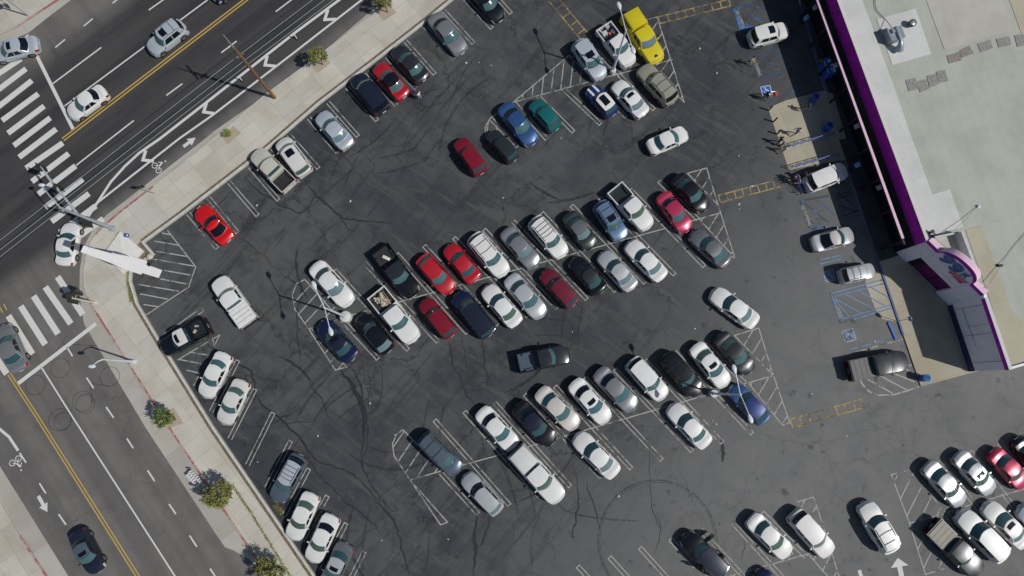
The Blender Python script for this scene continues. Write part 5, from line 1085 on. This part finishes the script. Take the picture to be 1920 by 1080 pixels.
m = MB(); R = Matrix.Rotation(pa, 3, 'Z'); q = R @ Vector((.05, .5, 2.9)); m.ball(q, (.22, .22, .16), 10, 6); m.build('dish', M_PYL, r, 60); m = MB(); m.box(R @ Vector((.15, .48, 2.5)), (.4, .3, .2), pa); m.box(R @ Vector((.1, .45, 3.4)), (.25, .2, .35), pa); m.build('floodlight', M_BLK, r)
q = WL([(225.5, 433.5), (269.5, 470.5), (229.5, 512), (195, 476)], .35); cx = sum((p.x for p in q)) / 4; cy = sum((p.y for p in q)) / 4
m = MB(); q0 = [(p.x, p.y) for p in q]; m.prism(q0, .0, .40); n4 = [(p[0], p[1], .401) for p in q0]; m.add(n4 + [(cx, cy, .52)], [(0, 4, 1), (1, 4, 2), (2, 4, 3), (3, 4, 0)])
m.v = [(x - cx, y - cy, z) for x, y, z in m.v]; bm_ = bmesh.new(); me = m.mesh('concrete_plinth', mat('plinth_concrete', (.70, .69, .65), .85, noise=.05)); bm_.from_mesh(me); bmesh.ops.recalc_face_normals(bm_, faces=bm_.faces); bm_.to_mesh(me); bm_.free()
tag(mesh_obj('concrete_plinth', me, None, (cx, cy, .0)), 'low square pale concrete plinth under the tall white pillar', 'plinth')
b = W(282, 480); m = MB(); rnd = random.Random(4); bm_ = bmesh.new(); bmesh.ops.create_icosphere(bm_, subdivisions=2, radius=.33)
for v in bm_.verts: v.co *= 1 + rnd.uniform(-.13, .13); v.co.z *= .65
me = bpy.data.meshes.new('boulder'); bm_.to_mesh(me); bm_.free(); me.materials.append(mat('boulder_stone', (.50, .46, .38), .9, noise=.2, nscale=5)); me.shade_smooth(); tag(mesh_obj('boulder', me, None, (b.x + .1, b.y - .1, .3)), 'pale rounded boulder in the planted notch beside the plinth', 'rock')
# small signs
def road_sign(px, h, label, plate, rz, name='road_sign', off=.0, sz=(.04, .45, .6), z0=.13):
    b = W(*px); r = empty(name, (b.x, b.y, z0), rz); tag(r, label, 'sign'); m = MB(); m.tube([(0, 0, 0), (0, 0, h)], .03, 7); m.build('post', M_GALV, r, 50); m = MB(); m.box((.05, 0, h - .3), sz); m.build('sign_plate', plate, r)
road_sign((292, 364), 2.8, 'small black-backed sign on a thin post beside the bike lane', M_BLK, ANG_A - 1.9)
b = W(250, 446); r = empty('push_button_post', (b.x, b.y, .13)); tag(r, 'small blue and white round marker post beside the plinth', 'post'); m = MB(); m.tube([(0, 0, 0), (0, 0, .9)], .05, 8); m.build('post', M_GALV, r, 50); m = MB(); m.tube([(0, 0, .9), (0, 0, .96)], [.2, .2], 14); m.ball((0, 0, .97), (.09, .09, .05), 8, 4, 1); m.build('disc', [mat('disc_blue', (.05, .1, .45), .5), M_SW], r, 50)
b = W(1676, 604.5); c2 = W(1708, 598, 2.2); road_sign((1681, 602), 2.3, 'blue parking sign on a thin pole at the kerb of the blue bay', mat('sign_blue_plate', (.08, .2, .5), .5), math.radians(15), sz=(.05, .4, .5))
for i, px in enumerate(((557, 73), (454, 151))):
    b = W(*px); r = empty('lane_post', (b.x, b.y, 0)); tag(r, ['white flexible post in the bike buffer, upper one', 'white flexible post in the bike buffer near the utility pole'][i], 'post', 'flexible posts beside the bike lane'); m = MB(); m.tube([(0, 0, 0), (-.02, .03, .9)], .06, 10); m.build('tube', M_SW, r, 50); m = MB(); m.tube([(0, 0, 0), (0, 0, .06)], .16, 12); m.build('base', M_BLK, r, 50)
# white slatted bench
b = W(368, 897); r = empty('slatted_bench', (b.x, b.y, .13), ANG_B + .15); tag(r, 'white slatted bench beside the largest tree on the left sidewalk', 'bench'); M_BEN = mat('bench_white', (.68, .68, .66), .6)
m = MB()
for k in range(6): m.box((-.62 + k * .25, 0, .45), (.17, .55, .04))
m.box((0, .22, .42), (1.5, .05, .05)); m.box((0, -.22, .42), (1.5, .05, .05)); m.build('seat', M_BEN, r); m = MB()
for k in range(6): m.box((-.62 + k * .25, .42, .7), (.17, .04, .42), R=Matrix.Rotation(.3, 3, 'X'))
m.build('backrest', M_BEN, r)
for sx in (-1, 1):
    for sy in (-1, 1): m = MB(); m.box((sx * .65, sy * .2, .21), (.05, .05, .42)); m.build('leg', M_BEN, r)
# bins
M_BIN = mat('bin_blue', (.02, .09, .40), .5); M_BINLIT = mat('bin_blue_sunlit', (.05, .22, .55), .4)  # lighter blue stands in for sunlight on the lid of the sunny bin
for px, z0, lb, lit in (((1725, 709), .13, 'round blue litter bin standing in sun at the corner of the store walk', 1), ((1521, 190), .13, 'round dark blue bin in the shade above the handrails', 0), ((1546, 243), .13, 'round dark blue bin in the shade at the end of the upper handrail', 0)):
    b = W(*px); r = empty('litter_bin', (b.x, b.y, z0)); tag(r, lb, 'bin', 'blue litter bins'); m = MB(); m.tube([(0, 0, 0), (0, 0, .05), (0, 0, .95)], [.30, .32, .33], 20); m.build('drum', M_BIN, r, 50); m = MB(); n0 = 20; vs = []
    for rr, z in ((.35, .93), (.36, 1.0), (.22, 1.1), (.16, 1.04)):
        for k in range(n0): t = 2 * math.pi * k / n0; vs.append((rr * math.cos(t), rr * math.sin(t), z))
    m.add(vs, [(i * n0 + k, i * n0 + (k + 1) % n0, (i + 1) * n0 + (k + 1) % n0, (i + 1) * n0 + k) for i in range(3) for k in range(n0)]); ld = m.build('lid', M_BINLIT if lit else M_BIN, r, 50); m = MB(); m.ball((0, 0, 1.02), (.17, .17, .03), 12, 4); m.build('opening', M_BLK, ld, 50)
# wheel stop, bollards, handrails
b = W(1672, 620.5); r = MB(); r.prism([(-.85, -.1), (.85, -.1), (.85, .1), (-.85, .1)], 0, .14); bo = r.build('wheel_stop', mat('stop_blue', (.03, .12, .45), .6)); bo.location = (b.x, b.y, .012); bo.rotation_euler = (0, 0, math.radians(-70)); tag(bo, 'blue concrete wheel stop at the head of the lower blue bay', 'wheel stop')
M_BOL = mat('bollard_navy', (.012, .016, .07), .5)
for px, lb in (((1441, 207), 'dark bollard topmost of four along the concrete ramp'), ((1450, 228.5), 'dark bollard second from the top along the concrete ramp'), ((1456.5, 251.5), 'dark bollard third from the top, above the people on the ramp'), ((1463, 273.5), 'dark bollard lowest on the ramp, among the people')):
    b = W(*px); m = MB(); m.tube([(0, 0, 0), (0, 0, 1.0), (0, 0, 1.06)], [.075, .075, .04], 12); o = m.build('bollard', M_BOL, None, 50); o.location = (b.x, b.y, .03); tag(o, lb, 'bollard', 'bollards along the ramp edge')
M_RAIL = mat('rail_blue', (.10, .14, .42), .45)
for (a, c, lb) in (((1474, 279), (1559, 253.5), 'upper blue handrail across the concrete ramp'), ((1479, 318), (1566, 293), 'lower blue handrail at the edge of the ramp beside the white SUV')):
    A_, C_ = W(*a), W(*c); L_ = (C_ - A_).length; r = empty('handrail', (A_.x, A_.y, .03), math.atan2((C_ - A_).y, (C_ - A_).x)); tag(r, lb, 'handrail', 'blue handrails')
    m = MB(); m.tube([(0, 0, .95), (L_, 0, .95)], .035, 7); m.build('top_rail', M_RAIL, r, 50); m = MB(); m.tube([(0, .0, .5), (L_, 0, .5)], .028, 7); m.build('lower_rail', M_RAIL, r, 50)
    for k in range(7): m = MB(); x_ = L_ * k / 6; m.tube([(x_, 0, 0), (x_, 0, .95)], .03, 6); m.build('post', M_RAIL, r, 50)
    for k in range(12): m = MB(); m.tube([(L_ * (k + .1) / 12, 0, .5), (L_ * (k + .95) / 12, 0, .93)], .018, 5); m.build('brace', M_RAIL, r)
# blue stall with goods
b = W(1546, 133); r = empty('display_stand', (b.x, b.y, .13), math.radians(-72)); tag(r, 'blue display stand with white packages in the store shade', 'display stand')
m = MB(); m.box((0, 0, .42), (1.7, .9, .84), taper=.97); m.box((0, 0, .87), (1.8, 1.0, .06)); m.build('counter', mat('stand_blue', (.03, .14, .60), .5), r)
m = MB(); m.box((0, -.3, .91), (1.3, .1, .03)); m.build('white_strip', M_SW, r)
for x_, y_ in ((-.5, .15), (-.05, .2), (.4, .1), (.6, .3)): m = MB(); m.box((x_, y_, 1.0), (.22, .2, .2), .3); m.build('package', mat('package_white', (.7, .75, .8), .5), r)
# trolley bays
for px, lb in (((1575, 146), 'white framed trolley bay rail beside the blue stand'), ((1595, 205), 'white framed trolley bay rail farther from the blue stand')):
    b = W(*px); r = empty('trolley_bay', (b.x, b.y, .13), math.radians(-74)); tag(r, lb, 'trolley bay', 'trolley bays in front of the store')
    m = MB(); m.tube([(-.55, .6, 0), (-.55, .6, .9), (-.55, -.2, .9), (.55, -.2, .9), (.55, .6, .9), (.55, .6, 0)], .035, 6); m.build('rail', M_SW, r, 40); m = MB(); m.tube([(-.55, -.2, 0), (-.55, -.2, .9)], .03, 6); m.build('post', M_SW, r); m = MB(); m.tube([(.55, -.2, 0), (.55, -.2, .9)], .03, 6); m.build('post', M_SW, r)
# ---------------------------------------------------------------- carts and people
M_WIREM = mat('cart_metal', (.45, .46, .48), .35, .8)
def cart(px, rz, label, col=None, z0=.01, group='shopping carts'):
    b = W(*px); r = empty('shopping_cart', (b.x, b.y, z0), rz); tag(r, label, 'shopping cart', group); cm = col or M_WIREM
    m = MB(); top_ = [(-.42, -.27, 1.0), (.42, -.2, .92), (.42, .2, .92), (-.42, .27, 1.0)]; bot = [(-.3, -.2, .55), (.36, -.16, .5), (.36, .16, .5), (-.3, .2, .55)]
    for q in (top_, bot):
        for i in range(4): m.tube([q[i], q[(i + 1) % 4]], .013, 5)
    for i in range(4):
        for k in range(7): t = k / 7; m.tube([Vector(top_[i]).lerp(Vector(top_[(i + 1) % 4]), t), Vector(bot[i]).lerp(Vector(bot[(i + 1) % 4]), t)], .008, 4)
    for k in range(1, 8): m.tube([Vector(bot[0]).lerp(Vector(bot[1]), k / 8), Vector(bot[3]).lerp(Vector(bot[2]), k / 8)], .008, 4)
    m.build('basket', cm, r); m = MB()
    for sy in (-1, 1): m.tube([(-.45, sy * .25, 1.02), (-.32, sy * .24, .3), (-.4, sy * .24, .14), (.4, sy * .18, .14)], .016, 5)
    m.build('frame', M_WIREM, r); m = MB(); m.tube([(-.5, -.27, 1.03), (-.5, .27, 1.03)], .022, 6); m.build('handle', mat('cart_handle', (.25, .02, .12), .5), r)
    for sx, sy in ((-.38, .24), (-.38, -.24), (.38, .18), (.38, -.18)): m = MB(); m.tube([(sx, sy - .02, .065), (sx, sy + .02, .065)], .065, 10); m.build('wheel', M_BLK, r, 40)
    return r
SKIN = mat('skin', (.42, .25, .17), .6); SKIN2 = mat('skin_brown', (.20, .11, .07), .6)
def person(px, face, label, shirt, trousers, hair=(.02, .015, .012), skin=None, pose='walk', z0=.01, h=1.70, short=False):
    """one continuous skinned body facing angle face (radians)"""
    skin = skin or SKIN; b = W(*px); s = h / 1.75; sw = .28 if pose == 'walk' else (.05 if pose in ('stand', 'push') else .05)
    J = {}; E_ = []; Rr = {}
    def j(n, p, r): J[n] = Vector(p) * s; Rr[n] = (r if isinstance(r, tuple) else (r, r))
    sit = pose == 'sit'; hz = .94 if not sit else .55
    j('pel', (0, 0, hz), (.14, .15)); j('wst', (.0, 0, hz + .16), (.115, .135)); j('che', (.02, 0, hz + .38), (.125, .165)); j('nb', (.0, 0, hz + .53), (.06, .07)); j('nt', (.02, 0, hz + .60), (.055, .055))
    for sd, sy in (('l', 1), ('r', -1)):
        k = sw * sy
        j('hip' + sd, (0, .09 * sy, hz - .06), (.085, .09))
        if sit: j('kn' + sd, (.44, .12 * sy, .52), .06); j('an' + sd, (.46, .12 * sy, .12), .042); j('to' + sd, (.64, .13 * sy, .05), .035)
        else: j('kn' + sd, (k * .7 + .05, .10 * sy, .50), .06); j('an' + sd, (k * 1.1 - (.06 if k < 0 else 0), .10 * sy, .09 + (.08 if k < -.1 else 0)), .042); j('to' + sd, (k * 1.1 + .17, .12 * sy, .04), .035)
        j('sh' + sd, (0, .19 * sy, hz + .47), .062)
        if pose in ('push', 'sit', 'load'): j('el' + sd, (.08, .24 * sy, hz + .20), .042); j('wr' + sd, (.36, .19 * sy, hz + .14), .030); j('pa' + sd, (.43, .18 * sy, hz + .14), (.034, .02))
        else: j('el' + sd, (-k * .5, .25 * sy, hz + .19), .042); j('wr' + sd, (-k * 1.0 + .08, .25 * sy, hz - .04), .030); j('pa' + sd, (-k * 1.05 + .11, .25 * sy, hz - .11), (.02, .034))
        E_ += [('pel', 'hip' + sd), ('hip' + sd, 'kn' + sd), ('kn' + sd, 'an' + sd), ('an' + sd, 'to' + sd), ('che', 'sh' + sd), ('sh' + sd, 'el' + sd), ('el' + sd, 'wr' + sd), ('wr' + sd, 'pa' + sd)]
    E_ += [('pel', 'wst'), ('wst', 'che'), ('che', 'nb'), ('nb', 'nt')]
    ks = list(J); me = bpy.data.meshes.new('body'); me.from_pydata([J[k] for k in ks], [(ks.index(a), ks.index(c)) for a, c in E_], []); o = bpy.data.objects.new('body', me); COL.objects.link(o)
    sk = o.modifiers.new('s', 'SKIN')
    for i, k in enumerate(ks): me.skin_vertices[0].data[i].radius = (Rr[k][0] * s, Rr[k][1] * s); me.skin_vertices[0].data[i].use_root = (k == 'pel')
    sb_ = o.modifiers.new('d', 'SUBSURF'); sb_.levels = 1; sb_.render_levels = 1
    dg = bpy.context.evaluated_depsgraph_get(); m2 = bpy.data.meshes.new_from_object(o.evaluated_get(dg)); bpy.data.objects.remove(o); m2.name = 'body'
    bm_ = bmesh.new(); bm_.from_mesh(m2)
    hc = J['nt'] + Vector((.02, 0, .12)) * s
    hs = bmesh.ops.create_uvsphere(bm_, u_segments=14, v_segments=10, radius=1.0)['verts']
    for v in hs:
        x, y, z = v.co; f = 1 - .16 * max(0, -z); v.co = Vector((x * .098 * f + (.012 if x > .8 and abs(z) < .3 and abs(y) < .35 else 0), y * .078 * f, z * .122)) * s + hc
    for sy in (-1, 1):
        es = bmesh.ops.create_uvsphere(bm_, u_segments=6, v_segments=4, radius=.018 * s)['verts']; bmesh.ops.translate(bm_, verts=es, vec=hc + Vector((-.005, .08 * sy, -.005)) * s)
        pa = J['pal' if sy > 0 else 'par']; wr = J['wrl' if sy > 0 else 'wrr']; d = (pa - wr).normalized(); side = Vector((0, 0, 1)).cross(d).normalized() if abs(d.z) < .8 else Vector((1, 0, 0))
        if abs(d.z) < .8: side = Vector((0, 1, 0))
        fm = MB()
        for q in range(4):
            b0 = pa + side * (.022 - .015 * q) * s; ln_ = (.055, .062, .058, .045)[q] * s; cr_ = Vector((0, 0, -1)) if abs(d.z) < .8 else Vector((0, -sy, 0)); fm.tube([b0, b0 + d * ln_ * .55 + cr_ * .006, b0 + d * ln_ * .9 + cr_ * .03 * s], [.0085 * s, .008 * s, .006 * s], 5)
        fm.tube([pa - d * .03 * s + side * .02 * s, pa + side * .05 * s, pa + side * .055 * s + d * .025 * s], [.01 * s, .009 * s, .007 * s], 5)
        tm = bpy.data.meshes.new('t'); tm.from_pydata(fm.v, [], fm.f); bm_.from_mesh(tm); bpy.data.meshes.remove(tm)
    bm_.to_mesh(m2); bm_.free()
    sm_ = mat('shirt%s' % (shirt,), shirt, .85, noise=.06, nscale=9); tm_ = mat('trousers%s' % (trousers,), trousers, .85, noise=.08, nscale=9); shoe = mat('shoes', (.03, .03, .03), .6)
    m2.materials.clear(); 
    for x_ in (skin, sm_, tm_, shoe): m2.materials.append(x_)
    for pl_ in m2.polygons:
        c = pl_.center; z = c.z / s; d_arm = min((c - (J['wr' + q])).length for q in 'lr'); el = min((c - (J['el' + q])).length for q in 'lr'); mi_ = 1
        kz = .5 if short else .12
        if z > hz + .555: mi_ = 0
        elif d_arm < .16 * s and abs(c.y) > .1 * s: mi_ = 0
        elif z < .11: mi_ = 3
        elif z < hz - .0 and not (abs(c.y) > .19 * s and z > hz - .25): mi_ = 2 if (z > kz) else 0
        pl_.material_index = mi_
    m2.shade_smooth(); root = empty('person', (b.x, b.y, z0), face); tag(root, label, 'person')
    body = mesh_obj('body', m2, root)
    hm = MB(); hm.ball(hc + Vector((-.022, 0, .022)) * s, (.104 * s, .088 * s, .118 * s), 14, 8); hm.build('hair', mat('hair%s' % (hair,), hair, .8), root, 60)
    for sy in (-1, 1): e_ = MB(); e_.ball(hc + Vector((.088, .030 * sy, .006)) * s, .010 * s, 6, 4); e_.build('eye', M_BLK, root, 60)
    e_ = MB(); e_.box(hc + Vector((.086, 0, -.052)) * s, (.01, .04, .008)); e_.build('mouth', mat('lips', (.25, .07, .06), .6), root)
    return root
person((1403.5, 121), math.radians(-60), 'person in a tan shirt walking between the faded blue bays', (.45, .33, .20), (.16, .13, .10), pose='walk')
person((1487.5, 253), math.radians(15), 'person in a lilac shirt walking across the sunny concrete ramp', (.38, .22, .45), (.02, .02, .025), pose='walk', z0=.03)
person((1456, 269), math.radians(20), 'person dressed all in black stepping onto the ramp', (.015, .015, .018), (.015, .015, .018), pose='walk', z0=.01)
person((1464, 285), math.radians(30), 'person in a white top and tan shorts below the lowest bollard', (.60, .57, .52), (.30, .22, .16), pose='walk', short=True, z0=.03)
person((1507, 208), math.radians(170), 'person in dark clothes at the shade edge near the upper bin', (.05, .05, .06), (.35, .33, .3), pose='walk', z0=.13)
person((1483, 337), math.radians(-30), 'person in a pinkish top loading behind the white SUV', (.48, .30, .27), (.10, .10, .11), pose='load')
person((1489, 345), math.radians(190), 'person in a pale blue shirt beside the cart behind the white SUV', (.22, .32, .52), (.04, .05, .10), pose='push')
person((1500, 333), math.radians(200), 'dark haired person in brown closest to the tail of the white SUV', (.09, .06, .045), (.03, .03, .035), skin=SKIN2, pose='stand')
cart((1474, 342), math.radians(170), 'dark loaded shopping cart at the end of the yellow ladder marking', M_BLK); cart((1497, 357), math.radians(-80), 'shopping cart with blue frame close behind the white SUV', mat('cart_navy', (.05, .07, .2), .5))
person((788, 186), math.radians(150), 'person in a white shirt pushing a purple cart by the red car', (.62, .62, .68), (.30, .36, .48), pose='push'); cart((780.5, 177), math.radians(160), 'purple shopping cart behind the charcoal sedan', mat('cart_purple', (.12, .02, .18), .5))
person((1431, 186), math.radians(10), 'person in black pushing a cart with a red front by the wheelchair symbol', (.02, .02, .022), (.45, .45, .46), pose='push'); c_ = cart((1441, 184), math.radians(10), 'shopping cart with a red end below the wheelchair symbol'); m = MB(); m.box((.42, 0, .8), (.25, .5, .3), taper=.8); m.build('red_basket_end', mat('cart_red', (.55, .06, .08), .5), c_)
person((1307, 1062), math.radians(40), 'person in dark clothes on the left side of the black SUV at the bottom', (.03, .03, .035), (.05, .05, .06), pose='stand'); person((1347, 1035), math.radians(200), 'person in black leaning at the open door of the black SUV', (.02, .02, .022), (.03, .03, .04), pose='push')
person((1528, 126), math.radians(0), 'person in brown beside the blue display stand', (.12, .07, .05), (.06, .06, .07), pose='stand', z0=.13)
# open door of the black SUV
sv = next(o for o in CARS if o['label'].startswith('black SUV with an open door'))
m = MB(); m.box((0, -.45, .72), (.06, .95, .72)); d1 = m.build('open_door', paint('black'), sv); d1.location = (.75, -.94, 0); d1.rotation_euler = (0, 0, math.radians(-12)); m = MB(); m.box((.0, -.42, 1.28), (.03, .8, .40), taper=.85); w_ = m.build('door_window', M_GL['t'], d1)
# goods in the pickup beds
def find(s_): return next(o for o in CARS if s_ in o['label'])
jp = find('boards and junk'); rnd = random.Random(9); jc = [(.45, .40, .32), (.30, .24, .17), (.52, .50, .45), (.2, .18, .15)]
def cargo(t, name, label, items, cat, zz=.75):
    mw = t.matrix_world if False else (Matrix.Translation(t.location) @ t.rotation_euler.to_matrix().to_4x4())
    r = empty(name, mw @ Vector((-1.8, 0, zz)), t.rotation_euler.z); tag(r, label, cat)
    for nm, c_, d_, rz, col in items: m = MB(); m.box((0, 0, 0), d_, taper=.97); o = m.build(nm, mat('cargo_%.2f_%.2f_%.2f' % col, col, .8, noise=.2, nscale=5), r); o.location = c_; o.rotation_euler = (0, 0, rz)
cargo(jp, 'wooden_boards', 'loose pile of pale boards in the bed of the junk pickup', [('board', (rnd.uniform(-.3, .4), rnd.uniform(-.35, .35), .05 + .06 * k), (rnd.uniform(.7, 1.3), rnd.uniform(.12, .3), .04), rnd.uniform(-.5, 1.6), jc[k % 3]) for k in range(11)], 'boards')
cargo(jp, 'cardboard_box', 'open tan box at the tail of the junk pickup bed', [('box_wall', (-.35, 0, .2), (.7, .04, .35), 0, (.4, .33, .22)), ('box_wall', (-.35, .55, .2), (.7, .04, .35), 0, (.4, .33, .22)), ('box_wall', (-.7, .27, .2), (.04, .55, .35), 0, (.4, .33, .22)), ('box_wall', (0, .27, .2), (.04, .55, .35), 0, (.4, .33, .22)), ('box_floor', (-.35, .27, .04), (.66, .5, .04), 0, (.35, .28, .2))], 'box')
tp = find('tools in its bed'); cargo(tp, 'tool_crate', 'grey tool crates in the bed beside the yellow truck', [('crate', (-.4, .3, .15), (.5, .4, .3), .2, (.35, .36, .36)), ('crate', (.1, -.3, .18), (.45, .5, .3), -.1, (.5, .5, .48)), ('red_can', (.4, .1, .15), (.25, .2, .3), .5, (.5, .15, .12)), ('crate', (-.2, -.45, .1), (.9, .15, .1), .1, (.5, .45, .35)), ('tarp', (.4, .5, .1), (.5, .3, .2), .3, (.1, .11, .12))], 'crates')
bp_ = find('upper line'); cargo(find('left end of the middle block upper line'), 'white_sack', 'white folded sheet and a red can in the black pickup bed', [('sheet', (.1, .0, .06), (.75, .28, .1), .5, (.65, .66, .65)), ('red_can', (.75, -.5, .12), (.25, .22, .28), .3, (.5, .02, .03))], 'sheet')
cargo(find('nosing over the kerb'), 'rag_bundle', 'small pale bundle in the black pickup bed by the kerb', [('rag', (.7, -.1, .08), (.35, .2, .14), .6, (.5, .42, .35)), ('bag', (.35, -.45, .1), (.3, .18, .2), -.4, (.35, .35, .36))], 'bundle')
# litter scraps
M_LIT = mat('litter_white', (.65, .65, .62), .7); LT = [(657, 377), (898, 117), (874, 118), (921, 123), (1052, 259), (1344, 137), (1312, 91), (1385, 292), (1386, 392), (1149, 379), (1303, 616), (1522, 738), (1587, 817), (716, 1013), (740, 815), (841, 840), (840, 1011), (596, 817), (483, 866), (537, 867), (1160, 930), (1073, 622), (1386, 383), (1410, 349), (1640, 640), (943, 371), (482, 385), (694, 756), (1336, 789), (1343, 795), (1485, 1037), (1369, 1077)]
for i, px in enumerate(LT):
    b = W(*px); m = MB(); rnd = random.Random(i); s_ = rnd.uniform(.06, .13); m.add([(-s_, -s_ * .6, 0), (s_, -s_ * .4, .02), (s_ * .7, s_ * .6, .0), (-s_ * .5, s_ * .7, .03), (0, 0, .07)], [(0, 1, 4), (1, 2, 4), (2, 3, 4), (3, 0, 4), (3, 2, 1, 0)]); o = m.build('litter_scrap', M_LIT); o.location = (b.x, b.y, .012); o.rotation_euler = (0, 0, rnd.uniform(0, 6)); tag(o, 'small white scrap of litter lying on the dark asphalt', 'litter', 'scraps of litter on the asphalt')
# weeds in the pavement joints
m = MB(); rnd = random.Random(3)
def weeds(pts, n, wd_, z, hh=.07):
    P_ = WL(pts)
    for k in range(n):
        i = rnd.randrange(len(P_) - 1); q = P_[i].lerp(P_[i + 1], rnd.random()) + Vector((rnd.gauss(0, wd_), rnd.gauss(0, wd_), z)); a = rnd.uniform(0, 6.28); s_ = rnd.uniform(.02, .05); t = Vector((math.cos(a), math.sin(a), rnd.uniform(.1, .8))) * s_; u = Vector((-math.sin(a), math.cos(a), 0)) * s_ * .5
        m.add([q - u, q + u, q + t * 2.2], [(0, 1, 2)])
weeds([(436, 908), (470, 958), (505, 1015), (545, 1080)], 1500, .06, .135); weeds([(241, 511), (242, 530), (246, 552), (248, 566)], 900, .10, .14); weeds([(516, 948), (524, 956), (530, 962)], 260, .14, .02); weeds([(570, 1060), (590, 1086)], 300, .06, .14)
tag(m.build('weeds', leaf_mat('weed_green', (.12, .13, .02), (.28, .25, .05), (.35, .30, .08))), kind='stuff')
